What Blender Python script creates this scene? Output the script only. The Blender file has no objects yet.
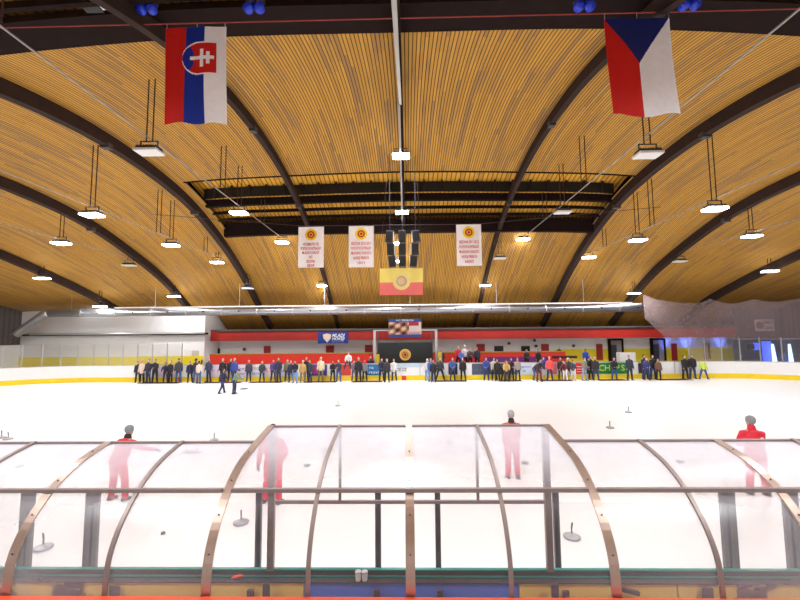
import bpy, bmesh, math, random
from mathutils import Vector, Matrix
random.seed(7)
SC = bpy.context.scene
COL = SC.collection
R = math.radians

# ---------------------------------------------------------------- camera
F_PX, CAM_H = 400.0, 3.73
_p, _y, _r = R(4.7), R(1.1), R(-0.5)
FWD = Vector((-math.sin(_y)*math.cos(_p), math.cos(_y)*math.cos(_p), math.sin(_p)))
_X = Vector((math.cos(_y), math.sin(_y), 0)); _U = _X.cross(FWD)
CX = math.cos(_r)*_X + math.sin(_r)*_U
CU = -math.sin(_r)*_X + math.cos(_r)*_U
cam_d = bpy.data.cameras.new('camera'); cam = bpy.data.objects.new('camera', cam_d); COL.objects.link(cam)
cam.matrix_world = Matrix(((CX.x, CU.x, -FWD.x, 0), (CX.y, CU.y, -FWD.y, 0), (CX.z, CU.z, -FWD.z, CAM_H), (0, 0, 0, 1)))
cam_d.sensor_width = 36; cam_d.lens = 36*F_PX/800; cam_d.clip_start = .05; cam_d.clip_end = 300
SC.camera = cam
# ---------------------------------------------------------------- light and exposure
SC.view_settings.view_transform = 'Standard'; SC.view_settings.look = 'None'
SC.view_settings.gamma = 1; SC.view_settings.use_curve_mapping = False
SC.view_settings.exposure = 0.0
SC.cycles.transparent_max_bounces = 24
SC.cycles.max_bounces = 10; SC.cycles.diffuse_bounces = 5
LAMP_W = 255.0          # power of every hall lamp
wd = bpy.data.worlds.new('world'); SC.world = wd; wd.use_nodes = True
wd.node_tree.nodes['Background'].inputs[0].default_value = (.8, .85, 1, 1)
wd.node_tree.nodes['Background'].inputs[1].default_value = 0.3

def ray(u, v): return F_PX*FWD + (u-400)*CX + (300-v)*CU
def aty(u, v, y):       # the place on the plane y = const that stands at this direction
    d = ray(u, v); t = y/d.y; return d.x*t, CAM_H + d.z*t
def atx(u, v, x):
    d = ray(u, v); t = x/d.x; return d.y*t, CAM_H + d.z*t
def atz(u, v, z=0.0):
    d = ray(u, v); t = (z-CAM_H)/d.z; return d.x*t, d.y*t

# ---------------------------------------------------------------- materials
def mat(name, col, rough=.6, metal=0.0, noise=0.0, nscale=8, emit=None, es=0, spec=.5, bump=0, alpha=None):
    m = bpy.data.materials.new(name); m.use_nodes = True
    nt = m.node_tree; b = nt.nodes['Principled BSDF']
    b.inputs['Base Color'].default_value = (*col, 1); b.inputs['Roughness'].default_value = rough
    b.inputs['Metallic'].default_value = metal; b.inputs['Specular IOR Level'].default_value = spec
    if noise or bump:
        tc = nt.nodes.new('ShaderNodeTexCoord'); n = nt.nodes.new('ShaderNodeTexNoise')
        n.inputs['Scale'].default_value = nscale; n.inputs['Detail'].default_value = 5
        nt.links.new(tc.outputs['Object'], n.inputs['Vector'])
        if noise:
            r = nt.nodes.new('ShaderNodeMapRange'); r.inputs[3].default_value = 1-noise; r.inputs[4].default_value = 1+noise
            nt.links.new(n.outputs['Fac'], r.inputs[0])
            mx = nt.nodes.new('ShaderNodeVectorMath'); mx.operation = 'SCALE'; mx.inputs[0].default_value = col
            nt.links.new(r.outputs[0], mx.inputs['Scale']); nt.links.new(mx.outputs[0], b.inputs['Base Color'])
        if bump:
            bp = nt.nodes.new('ShaderNodeBump'); bp.inputs['Strength'].default_value = bump
            nt.links.new(n.outputs['Fac'], bp.inputs['Height']); nt.links.new(bp.outputs[0], b.inputs['Normal'])
    if emit:
        b.inputs['Emission Color'].default_value = (*emit, 1); b.inputs['Emission Strength'].default_value = es
    return m

def math_node(nt, op, a, b=None, c=None):
    n = nt.nodes.new('ShaderNodeMath'); n.operation = op
    for i, x in enumerate((a, b, c)):
        if x is None: continue
        if isinstance(x, (int, float)): n.inputs[i].default_value = x
        else: nt.links.new(x, n.inputs[i])
    return n.outputs[0]

def plank_mat(name, c1, c2, cgap, cdark, w=.17, axis='X', gapw=.24):
    m = bpy.data.materials.new(name); m.use_nodes = True
    nt = m.node_tree; b = nt.nodes['Principled BSDF']; L = nt.links
    g = nt.nodes.new('ShaderNodeNewGeometry'); s = nt.nodes.new('ShaderNodeSeparateXYZ'); L.new(g.outputs['Position'], s.inputs[0])
    X, Y = (s.outputs['X'], s.outputs['Y']) if axis == 'X' else (s.outputs['Y'], s.outputs['X'])
    q = math_node(nt, 'DIVIDE', X, w); fl = math_node(nt, 'FLOOR', q); fr = math_node(nt, 'FRACT', q)
    wn = nt.nodes.new('ShaderNodeTexWhiteNoise'); wn.noise_dimensions = '1D'; L.new(fl, wn.inputs['W'])
    # boards butt end to end at staggered places
    yy = math_node(nt, 'FLOOR', math_node(nt, 'ADD', math_node(nt, 'DIVIDE', Y, 3.6), math_node(nt, 'MULTIPLY', wn.outputs['Value'], 7)))
    cv = nt.nodes.new('ShaderNodeCombineXYZ'); L.new(fl, cv.inputs[0]); L.new(yy, cv.inputs[1])
    w2 = nt.nodes.new('ShaderNodeTexWhiteNoise'); w2.noise_dimensions = '2D'; L.new(cv.outputs[0], w2.inputs['Vector'])
    mx = nt.nodes.new('ShaderNodeMix'); mx.data_type = 'RGBA'
    mx.inputs['A'].default_value = (*c1, 1); mx.inputs['B'].default_value = (*c2, 1); L.new(w2.outputs['Value'], mx.inputs['Factor'])
    # a few weathered grey-brown boards
    mp = nt.nodes.new('ShaderNodeMapping'); mp.inputs['Scale'].default_value = (1/w*.8, .45, .3) if axis == 'X' else (.45, 1/w*.8, .3)
    L.new(g.outputs['Position'], mp.inputs[0])
    no = nt.nodes.new('ShaderNodeTexNoise'); no.inputs['Scale'].default_value = .7; no.inputs['Detail'].default_value = 4; L.new(mp.outputs[0], no.inputs[0])
    st = nt.nodes.new('ShaderNodeMapRange'); st.inputs[1].default_value = .54; st.inputs[2].default_value = .78; L.new(no.outputs['Fac'], st.inputs[0])
    m2 = nt.nodes.new('ShaderNodeMix'); m2.data_type = 'RGBA'; m2.inputs['B'].default_value = (*cdark, 1)
    L.new(mx.outputs['Result'], m2.inputs['A']); L.new(st.outputs[0], m2.inputs['Factor'])
    odd = math_node(nt, 'MULTIPLY', math_node(nt, 'GREATER_THAN', w2.outputs['Value'], .90), .55)
    L.new(math_node(nt, 'MAXIMUM', odd, st.outputs[0]), m2.inputs['Factor'])
    gp = math_node(nt, 'GREATER_THAN', fr, 1-gapw)
    m3 = nt.nodes.new('ShaderNodeMix'); m3.data_type = 'RGBA'; m3.inputs['B'].default_value = (*cgap, 1)
    L.new(m2.outputs['Result'], m3.inputs['A']); L.new(gp, m3.inputs['Factor'])
    L.new(m3.outputs['Result'], b.inputs['Base Color']); b.inputs['Roughness'].default_value = .65
    b.inputs['Specular IOR Level'].default_value = .25
    return m

def veil_mat(name, col, face, edge, rough=.25, gloss=.06, lo=0.0, hi=1.0):
    """clear sheet with a milky scatter: what share of it is cloudy depends on the angle of the sheet itself"""
    m = bpy.data.materials.new(name); m.use_nodes = True
    nt = m.node_tree; L = nt.links; nt.nodes.remove(nt.nodes['Principled BSDF']); out = nt.nodes['Material Output']
    tr = nt.nodes.new('ShaderNodeBsdfTransparent'); tr.inputs[0].default_value = (1, 1, 1, 1)
    df = nt.nodes.new('ShaderNodeBsdfDiffuse'); df.inputs[0].default_value = (*col, 1)
    tl = nt.nodes.new('ShaderNodeBsdfTranslucent'); tl.inputs[0].default_value = (*col, 1)
    ad = nt.nodes.new('ShaderNodeMixShader'); ad.inputs[0].default_value = .5; L.new(df.outputs[0], ad.inputs[1]); L.new(tl.outputs[0], ad.inputs[2])
    lw = nt.nodes.new('ShaderNodeLayerWeight'); lw.inputs[0].default_value = .5
    mr = nt.nodes.new('ShaderNodeMapRange'); mr.inputs[1].default_value = lo; mr.inputs[2].default_value = hi
    mr.inputs[3].default_value = face; mr.inputs[4].default_value = edge; L.new(lw.outputs['Facing'], mr.inputs[0])
    fac = mr.outputs[0]
    tc = nt.nodes.new('ShaderNodeTexCoord')
    no = nt.nodes.new('ShaderNodeTexNoise'); no.inputs['Scale'].default_value = 5; no.inputs['Detail'].default_value = 6; L.new(tc.outputs['Object'], no.inputs['Vector'])
    nm = nt.nodes.new('ShaderNodeMapRange'); nm.inputs[3].default_value = .8; nm.inputs[4].default_value = 1.2; L.new(no.outputs['Fac'], nm.inputs[0])
    fac = math_node(nt, 'MULTIPLY', fac, nm.outputs[0])
    mx = nt.nodes.new('ShaderNodeMixShader'); L.new(fac, mx.inputs[0]); L.new(tr.outputs[0], mx.inputs[1]); L.new(ad.outputs[0], mx.inputs[2])
    last = mx.outputs[0]
    if gloss:
        gl = nt.nodes.new('ShaderNodeBsdfGlossy'); gl.inputs['Roughness'].default_value = rough
        m4 = nt.nodes.new('ShaderNodeMixShader'); m4.inputs[0].default_value = gloss
        L.new(last, m4.inputs[1]); L.new(gl.outputs[0], m4.inputs[2]); last = m4.outputs[0]
    L.new(last, out.inputs[0])
    return m

M = {}
M['ice'] = mat('ice', (.93, .935, .95), .35, noise=.015, nscale=.4, spec=.25)
M['ground'] = mat('concrete_floor', (.35, .33, .32), .8, noise=.15, nscale=3)
M['planks'] = plank_mat('ceiling_planks', (.63, .335, .055), (.49, .25, .045), (.07, .028, .009), (.29, .18, .10), w=.125)
M['upper_planks'] = plank_mat('upper_deck_boards', (.80, .42, .05), (.68, .34, .035), (.25, .11, .01), (.5, .27, .05), w=.28)
M['glulam'] = mat('dark_glulam', (.045, .028, .024), .75, noise=.25, nscale=3, spec=.12)
M['darkwood'] = mat('dark_brown_timber', (.018, .010, .009), .8, noise=.25, nscale=3, spec=.08)
M['white_wall'] = mat('white_plaster', (.80, .79, .79), .8, noise=.03, nscale=2)
M['yellow_paint'] = mat('yellow_wall_paint', (.85, .70, .02), .6, noise=.03)
M['red_paint'] = mat('red_paint', (.75, .035, .02), .5, noise=.06)
M['fascia_red'] = mat('fascia_red', (.40, .018, .012), .35, noise=.2, nscale=1.5)
M['panel_red'] = mat('dark_red_panel', (.36, .02, .02), .5, noise=.08)
M['olive'] = mat('olive_yellow_rail', (.42, .36, .05), .5)
M['board_white'] = mat('white_board_plastic', (.86, .86, .87), .35, noise=.03, nscale=2)
M['kick'] = mat('yellow_kick_plate', (.90, .66, .01), .4, noise=.06, nscale=2)
M['red_mark'] = mat('red_line_mark', (.70, .04, .02), .4)
M['steel'] = mat('galvanised_steel', (.60, .60, .62), .35, .8, noise=.06)
M['duct'] = mat('spiral_duct_steel', (.46, .46, .49), .30, .8, noise=.05, nscale=5)
M['dgrey'] = mat('dark_grey_metal', (.07, .07, .08), .5, .3)
M['black'] = mat('black_plastic', (.012, .012, .014), .5)
M['screen'] = mat('black_screen_cloth', (.008, .012, .012), .6)
M['white'] = mat('white_plastic', (.85, .85, .85), .4)
M['rail_white'] = mat('pale_cable_tray', (.42, .40, .38), .5, .3)
M['corr'] = None
M['gold'] = mat('gold_paint', (.62, .32, .05), .4)
M['teal'] = mat('teal_glass_edge', (.02, .30, .25), .3)
M['capgrey'] = mat('grey_board_cap', (.06, .052, .058), .5, noise=.15)
M['bench_yellow'] = mat('yellow_bench_panel', (.95, .68, .17), .5, noise=.12, nscale=6)
M['bench_blue'] = mat('blue_bench_panel', (.06, .22, .80), .3, noise=.25, nscale=5)
M['alu'] = mat('brushed_aluminium', (.46, .35, .30), .36, .8, noise=.12, nscale=20)
M['alu_dull'] = mat('dull_aluminium', (.29, .235, .225), .5, .5, noise=.12, nscale=12)
M['post'] = mat('scratched_grey_post', (.055, .05, .065), .55, noise=.45, nscale=14)
M['red_rail'] = mat('orange_red_rail', (.80, .07, .025), .4, noise=.05)
M['poly'] = veil_mat('clouded_polycarbonate', (.82, .82, .92), .045, .97, gloss=.03, lo=.08, hi=.80)
M['glass'] = veil_mat('barrier_glass', (.8, .84, .84), .03, .25, rough=.1, gloss=.04)
M['net'] = veil_mat('protective_netting', (.36, .28, .29), .48, .6, gloss=0)
M['net_pale'] = veil_mat('pale_netting', (.8, .8, .8), .04, .12, gloss=0)
M['skin'] = mat('skin', (.62, .34, .25), .6)
M['rubber'] = mat('dark_rubber_mat', (.035, .022, .022), .7, noise=.3)
M['lamp'] = mat('lamp_diffuser', (1, 1, 1), .5, emit=(1, .98, .95), es=22)
M['blue_fix'] = mat('blue_lamp_housing', (.01, .04, .62), .35)
M['stone'] = mat('stock_grey_plate', (.48, .48, .54), .35, .3, noise=.1)
M['wire'] = mat('hanging_rod', (.06, .025, .02), .5)

def corrugated():
    m = bpy.data.materials.new('brown_corrugated_sheet'); m.use_nodes = True
    nt = m.node_tree; b = nt.nodes['Principled BSDF']; L = nt.links
    g = nt.nodes.new('ShaderNodeNewGeometry'); s = nt.nodes.new('ShaderNodeSeparateXYZ'); L.new(g.outputs['Position'], s.inputs[0])
    a = math_node(nt, 'ADD', s.outputs['X'], s.outputs['Y'])
    q = math_node(nt, 'FRACT', math_node(nt, 'DIVIDE', a, .45))
    gp = math_node(nt, 'GREATER_THAN', q, .72)
    m3 = nt.nodes.new('ShaderNodeMix'); m3.data_type = 'RGBA'
    m3.inputs['A'].default_value = (.085, .058, .055, 1); m3.inputs['B'].default_value = (.04, .027, .027, 1); L.new(gp, m3.inputs['Factor'])
    L.new(m3.outputs['Result'], b.inputs['Base Color']); b.inputs['Roughness'].default_value = .55
    return m
M['corr'] = corrugated()
_cm = {}
def cmat(rgb, rough=.7):        # cloth and paint colours, given in display values 0..255
    k = (tuple(rgb), rough)
    if k not in _cm:
        lin = [((c/255)/12.92 if c <= 10 else ((c/255+.055)/1.055)**2.4) for c in rgb]
        _cm[k] = mat('paint_%d' % len(_cm) if rough < .6 else 'fabric_%d' % len(_cm), lin, rough, noise=.08, nscale=9)
    return _cm[k]

# ---------------------------------------------------------------- object helpers
def link(name, me, m=None, parent=None, loc=None):
    o = bpy.data.objects.new(name, me); COL.objects.link(o)
    if m is not None:
        for mm in (m if isinstance(m, (list, tuple)) else [m]): me.materials.append(mm)
    if parent is not None: o.parent = parent
    if loc is not None: o.location = loc
    return o
def obj(name, bm, m=None, parent=None, loc=None, smooth=False):
    me = bpy.data.meshes.new(name); bm.normal_update()
    bm.to_mesh(me); bm.free()
    if smooth:
        for p in me.polygons: p.use_smooth = True
    return link(name, me, m, parent, loc)
def tag(o, label=None, cat=None, group=None, kind=None):
    if label: o['label'] = label
    if cat: o['category'] = cat
    if group: o['group'] = group
    if kind: o['kind'] = kind
    return o
def struct(name, bm, m, smooth=False): return tag(obj(name, bm, m, smooth=smooth), kind='structure')
def thing(name, label, cat, loc=(0, 0, 0), rz=0, group=None):
    o = bpy.data.objects.new(name, None); COL.objects.link(o); o.empty_display_size = .2
    o.location = loc; o.rotation_euler = (0, 0, rz)
    return tag(o, label, cat, group)
def box(bm, x0, x1, y0, y1, z0, z1, mi=0):
    vs = [bm.verts.new((x, y, z)) for x in (x0, x1) for y in (y0, y1) for z in (z0, z1)]
    for q in ((0, 1, 3, 2), (4, 6, 7, 5), (0, 4, 5, 1), (2, 3, 7, 6), (0, 2, 6, 4), (1, 5, 7, 3)):
        f = bm.faces.new([vs[i] for i in q]); f.material_index = mi
    return vs
def bbox(x0, x1, y0, y1, z0, z1):
    bm = bmesh.new(); box(bm, min(x0, x1), max(x0, x1), min(y0, y1), max(y0, y1), min(z0, z1), max(z0, z1)); return bm
def frame_axes(d, ref=Vector((1, 0, 0))):
    d = d.normalized()
    s = ref - d*ref.dot(d)
    if s.length < .15: r2 = Vector((0, 1, 0)); s = r2 - d*r2.dot(d)
    s.normalize(); return s, d.cross(s)
def tube(bm, pts, rad, n=10, round_caps=True, ref=Vector((1, 0, 0))):
    """closed tube through pts; rad = radius or (rx, ry) at each point"""
    pts = [Vector(p) for p in pts]; rad = [r if isinstance(r, tuple) else (r, r) for r in rad]
    secs = []
    def d_at(i):
        a = pts[max(i-1, 0)]; b = pts[min(i+1, len(pts)-1)]; return (b-a)
    d0 = d_at(0).normalized(); d1 = d_at(len(pts)-1).normalized()
    if round_caps:
        for t in (80, 50, 25):
            k = math.cos(R(t)); h = math.sin(R(t)); secs.append((pts[0]-d0*h*min(rad[0]), (rad[0][0]*k, rad[0][1]*k), d0))
    for i, p in enumerate(pts): secs.append((p, rad[i], d_at(i)))
    if round_caps:
        for t in (25, 50, 80):
            k = math.cos(R(t)); h = math.sin(R(t)); secs.append((pts[-1]+d1*h*min(rad[-1]), (rad[-1][0]*k, rad[-1][1]*k), d1))
    rings = []
    for p, r, d in secs:
        s, t = frame_axes(d, ref)
        rings.append([bm.verts.new(p + s*r[0]*math.cos(2*math.pi*k/n) + t*r[1]*math.sin(2*math.pi*k/n)) for k in range(n)])
    for a, b in zip(rings, rings[1:]):
        for k in range(n): bm.faces.new((a[k], a[(k+1) % n], b[(k+1) % n], b[k]))
    bm.faces.new(list(reversed(rings[0]))); bm.faces.new(rings[-1])
def ball(bm, c, rx, ry=None, rz=None, n=14, m=10, rot=None):
    ry = ry or rx; rz = rz or rx; c = Vector(c)
    mt = Matrix.Translation(c) @ (rot.to_4x4() if rot else Matrix.Identity(4)) @ Matrix.Diagonal((rx, ry, rz, 1))
    bmesh.ops.create_uvsphere(bm, u_segments=n, v_segments=m, radius=1, matrix=mt)
def bar(bm, a, b, w, h=None, ref=Vector((1, 0, 0))):
    h = h or w; a = Vector(a); b = Vector(b); s, t = frame_axes(b-a, ref)
    q = [(-1, -1), (1, -1), (1, 1), (-1, 1)]
    A = [bm.verts.new(a + s*w/2*i + t*h/2*j) for i, j in q]; B = [bm.verts.new(b + s*w/2*i + t*h/2*j) for i, j in q]
    for k in range(4): bm.faces.new((A[k], A[(k+1) % 4], B[(k+1) % 4], B[k]))
    bm.faces.new(A[::-1]); bm.faces.new(B)
def sweep(bm, pts, w, h, ref=Vector((1, 0, 0)), off=(0, 0)):
    """rectangular section swept along pts"""
    pts = [Vector(p) for p in pts]; rings = []
    for i, p in enumerate(pts):
        d = pts[min(i+1, len(pts)-1)] - pts[max(i-1, 0)]; s, t = frame_axes(d, ref)
        rings.append([bm.verts.new(p + s*(w/2*a+off[0]) + t*(h/2*b+off[1])) for a, b in ((-1, -1), (1, -1), (1, 1), (-1, 1))])
    for A, B in zip(rings, rings[1:]):
        for k in range(4): bm.faces.new((A[k], A[(k+1) % 4], B[(k+1) % 4], B[k]))
    bm.faces.new(rings[0][::-1]); bm.faces.new(rings[-1])
def bake(bm, name, voxel=None, smooth=0, bevel=0):
    me = bpy.data.meshes.new(name); bmesh.ops.recalc_face_normals(bm, faces=bm.faces[:]); bm.to_mesh(me); bm.free()
    o = bpy.data.objects.new(name+'_tmp', me); COL.objects.link(o)
    if voxel:
        r = o.modifiers.new('r', 'REMESH'); r.mode = 'VOXEL'; r.voxel_size = voxel; r.use_smooth_shade = True
    if bevel:
        b = o.modifiers.new('b', 'BEVEL'); b.width = bevel; b.segments = 2
    if smooth:
        s = o.modifiers.new('s', 'SMOOTH'); s.factor = .5; s.iterations = smooth
    dg = bpy.context.evaluated_depsgraph_get(); dg.update()
    out = bpy.data.meshes.new_from_object(o.evaluated_get(dg)); out.name = name
    bpy.data.objects.remove(o); bpy.data.meshes.remove(me)
    return out
def text(name, s, size, m, parent, loc, rot=(math.pi/2, 0, 0), width=None, shear=0, bold=0, sx=1):
    """lettering as a thin solid mesh; width squeezes it to a given length, loc is its centre"""
    c = bpy.data.curves.new(name, 'FONT'); c.body = s; c.size = size; c.extrude = .004; c.shear = shear; c.offset = bold
    c.align_x = 'CENTER'; c.align_y = 'CENTER'; c.resolution_u = 2
    o = bpy.data.objects.new(name+'_tmp', c); COL.objects.link(o)
    dg = bpy.context.evaluated_depsgraph_get(); dg.update()
    me = bpy.data.meshes.new_from_object(o.evaluated_get(dg)); bpy.data.objects.remove(o); bpy.data.curves.remove(c)
    me.materials.clear()
    if width:
        w = max(v.co.x for v in me.vertices) - min(v.co.x for v in me.vertices)
        for v in me.vertices: v.co.x *= width/w
    t = link(name, me, m, parent, loc); t.rotation_euler = rot
    return t

# ---------------------------------------------------------------- the roof surface
KY = [-4, 0, 4, 8, 12, 16, 20, 24, 28, 32, 36, 40]
KX = [0, 6.6, 13.2, 19.9, 26.5, 33.5]
RT = [[5.6, 8.0, 9.8, 11.6, 12.75, 13.35, 13.2, 12.4, 10.9, 8.75, 6.2, 4.1],
      [5.6, 7.8, 9.7, 11.5, 12.7, 13.2, 13.05, 12.3, 10.9, 8.75, 6.2, 4.1],
      [5.6, 7.6, 9.5, 11.1, 12.15, 12.65, 12.6, 12.05, 10.75, 8.85, 6.4, 4.1],
      [5.4, 7.0, 8.8, 10.2, 11.1, 11.5, 11.5, 11.05, 10.0, 8.6, 6.5, 4.1],
      [5.0, 6.3, 7.9, 9.2, 9.9, 10.2, 10.15, 9.6, 8.7, 7.65, 6.3, 4.1],
      [4.6, 5.6, 7.0, 8.0, 8.6, 8.9, 8.8, 8.4, 7.7, 6.8, 5.8, 4.1]]
def cub(xs, ys, x):
    n = len(xs); i = 0
    while i < n-2 and x > xs[i+1]: i += 1
    h = xs[i+1]-xs[i]; t = (x-xs[i])/h
    def m(j):
        if j == 0: return (ys[1]-ys[0])/(xs[1]-xs[0])
        if j == n-1: return (ys[-1]-ys[-2])/(xs[-1]-xs[-2])
        return (ys[j+1]-ys[j-1])/(xs[j+1]-xs[j-1])
    a, b = m(i)*h, m(i+1)*h
    return (2*t**3-3*t*t+1)*ys[i]+(t**3-2*t*t+t)*a+(3*t*t-2*t**3)*ys[i+1]+(t**3-t*t)*b
def roof(x, y):
    ax = min(abs(x+.2), 34.8)
    col = [cub(KY, r, y) for r in RT]
    return cub([-6.6]+KX, [col[1]]+col, ax)
XL, XR, Y0, Y1 = -34.8, 33.4, -4.0, 38.0     # inner faces of the hall
BH = (-12.7, 12.75)                          # the two lowered openings in the boarding span these x
HOLES = ((5.2, 10.95), (22.1, 27.6))
# ================================================================ structure
def grid_lines(a, b, step, extra=()):
    n = int(round((b-a)/step)); s = [a+(b-a)*i/n for i in range(n+1)]
    s = [v for v in s if all(abs(v-e) > .2 for e in extra)]
    return sorted(set(s+list(extra)))
gx = grid_lines(XL-.3, XR+.3, 1.1, BH); gy = grid_lines(Y0-.3, 40.0, .7, [h for H_ in HOLES for h in H_])
bm = bmesh.new()
vv = {(i, j): bm.verts.new((x, y, roof(x, y))) for i, x in enumerate(gx) for j, y in enumerate(gy)}
for i in range(len(gx)-1):
    for j in range(len(gy)-1):
        cx_, cy_ = (gx[i]+gx[i+1])/2, (gy[j]+gy[j+1])/2
        if BH[0] < cx_ < BH[1] and any(h[0] < cy_ < h[1] for h in HOLES): continue
        bm.faces.new((vv[i, j], vv[i, j+1], vv[i+1, j+1], vv[i+1, j]))
bmesh.ops.delete(bm, geom=[v for v in bm.verts if not v.link_faces], context='VERTS')
struct('ceiling', bm, M['planks'], smooth=True)
bm = bmesh.new()                     # upper deck seen through the openings
for h in HOLES:
    xs = grid_lines(BH[0]-.6, BH[1]+.6, 1.1); ys = grid_lines(h[0]-1.2, h[1]+1.2, .8)
    V = [[bm.verts.new((x, y, roof(x, y)+.95)) for y in ys] for x in xs]
    for i in range(len(xs)-1):
        for j in range(len(ys)-1): bm.faces.new((V[i][j], V[i][j+1], V[i+1][j+1], V[i+1][j]))
struct('ceiling', bm, M['upper_planks'], smooth=True)
bm = bmesh.new()                     # outer roof skin keeps daylight out
V = {(i, j): bm.verts.new((x, y, roof(x, y)+1.5)) for i, x in enumerate(gx) for j, y in enumerate(gy)}
for i in range(len(gx)-1):
    for j in range(len(gy)-1): bm.faces.new((V[i, j], V[i+1, j], V[i+1, j+1], V[i, j+1]))
struct('ceiling', bm, M['darkwood'])

struct('floor', bbox(XL-.5, XR+.5, Y0-.5, 40.2, -.3, -.03), M['ground'])
# rink outline
RX0, RX1, RY0, RY1, RR = -33.4, 31.6, 4.3, 32.0, 8.0
def rink(inset=0, n=14):
    pts = []
    for cx_, cy_, a0 in ((RX1-RR, RY1-RR, 0), (RX0+RR, RY1-RR, 90), (RX0+RR, RY0+RR, 180), (RX1-RR, RY0+RR, 270)):
        for k in range(n+1):
            a = R(a0+90*k/n); r = RR-inset; pts.append((cx_+r*math.cos(a), cy_+r*math.sin(a)))
    return pts
bm = bmesh.new(); top = [bm.verts.new((x, y, 0)) for x, y in rink(-.04)]; bot = [bm.verts.new((x, y, -.028)) for x, y in rink(-.04)]
bm.faces.new(top); bm.faces.new(bot[::-1])
for k in range(len(top)): bm.faces.new((top[k], bot[k], bot[(k+1) % len(top)], top[(k+1) % len(top)]))
tag(obj('floor', bm, M['ice']), kind='structure')

# end walls follow the roof
def end_wall(x, name, zsplit):
    ys = [Y0+(40.0-Y0)*i/40 for i in range(41)]
    bm = bmesh.new(); a = [bm.verts.new((x, y, zsplit)) for y in ys]; b = [bm.verts.new((x, y, roof(x, y)+.3)) for y in ys]
    for i in range(40): bm.faces.new((a[i], a[i+1], b[i+1], b[i]))
    r = bmesh.ops.extrude_face_region(bm, geom=bm.faces[:]); dx = -.25 if x < 0 else .25
    bmesh.ops.translate(bm, verts=[v for v in r['geom'] if isinstance(v, bmesh.types.BMVert)], vec=(dx, 0, 0))
    struct(name, bm, M['corr'])
end_wall(XL, 'wall_left', 2.95); end_wall(XR, 'wall_right', 2.95)
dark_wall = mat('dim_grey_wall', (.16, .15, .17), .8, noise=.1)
struct('wall_left', bbox(XL-.25, XL, Y0, 40, -.03, 2.95), M['white_wall'])
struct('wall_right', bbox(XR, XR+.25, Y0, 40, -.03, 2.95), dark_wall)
struct('wall_near', bbox(XL, XR, Y0-.25, Y0, -.03, 5.9), M['white_wall'])
xr_f = 29.3
# far wall: white, with the yellow dado on its right half
struct('wall_back', bbox(-18.2, XR, Y1, Y1+.25, -.03, 3.14), M['white_wall'])
struct('wall_back', bbox(XL, XR, 40, 40.2, -.03, 4.4), M['darkwood'])
struct('trim_1', bbox(13.6, XR, Y1-.03, Y1, -.03, 2.08), M['yellow_paint'])
# projecting white block on the left
bm = bmesh.new(); YB = 35.4; xs = [XL+(-18.1-XL)*i/16 for i in range(17)]
a = [bm.verts.new((x, YB, -.03)) for x in xs]; b = [bm.verts.new((x, YB, min(5.98, roof(x, YB)+.2))) for x in xs]; b2 = [bm.verts.new((x, 39.9, min(5.98, roof(x, YB)+.2)-.02)) for x in xs]
for i in range(16): bm.faces.new((a[i], a[i+1], b[i+1], b[i]))
c = bm.verts.new((-18.1, 39.9, -.03)); bm.faces.new((a[-1], c, b2[-1], b[-1]))
for i in range(16): bm.faces.new((b[i], b[i+1], b2[i+1], b2[i]))
struct('wall_back', bm, M['white_wall'])
struct('trim_2', bbox(XL, -18.06, YB-.04, YB, -.03, 1.85), M['yellow_paint'])
# dark beam-like ledge under the duct
struct('trim_3', bbox(XL, -17.8, YB-.35, YB, 3.72, 3.9), M['darkwood'])
# red fascia and the grey sheet ledge above it
struct('trim_4', bbox(-18.05, xr_f, 36.4, 36.6, 3.12, 4.02), M['fascia_red'])
struct('trim_5', bbox(-18.05, xr_f, 36.35, 37.0, 4.03, 4.16), mat('grey_ledge', (.10, .09, .085), .7))
struct('trim_6', bbox(-18.05, xr_f, 36.6, Y1, 3.08, 3.14), M['white_wall'])
struct('trim_7', bbox(xr_f, XR, 36.4, 36.6, 2.95, 5.6), M['corr'])

# ---------------------------------------------------------------- arches
ribs = [(-26.6, 'leftmost'), (-20.0, 'second from the left'), (-13.4, 'third from the left, left end of the roof openings'),
        (-6.8, 'first left of the ridge light rail'), (6.4, 'first right of the ridge light rail'),
        (13.0, 'third from the right, right end of the roof openings'), (19.6, 'second from the right'), (26.2, 'rightmost')]
for x, where in ribs:
    bm = bmesh.new(); ys = [Y0+.1+(39.6-Y0)*i/70 for i in range(71)]
    ys = [y for y in ys if y < 39.4]
    w = .36 if abs(x) > 8 else .24; h = .52 if abs(x) > 8 else .42
    sweep(bm, [(x, y, roof(x, y)-h/2-.02) for y in ys], w, h)
    o = obj('roof_arch', bm, M['glulam']); tag(o, 'dark curved timber roof arch, ' + where, 'roof arch', 'curved roof arches')
    for yb in (17.0, 24.5):          # small steel shoes where the arch is bolted
        s = bmesh.new(); zb = roof(x, yb)-h-.05
        box(s, x-w/2-.02, x+w/2+.02, yb-.14, yb+.14, zb-.06, zb+.16); obj('bolted_bracket', s, M['dgrey'], o)
bm = bmesh.new(); sweep(bm, [(-.2, y, roof(-.2, y)-.28) for y in [4+i*.5 for i in range(50)]], .17, .5)
tag(obj('ridge_beam', bm, M['darkwood']), 'slim dark beam running away from the camera along the middle of the ceiling', 'beam')

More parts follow.
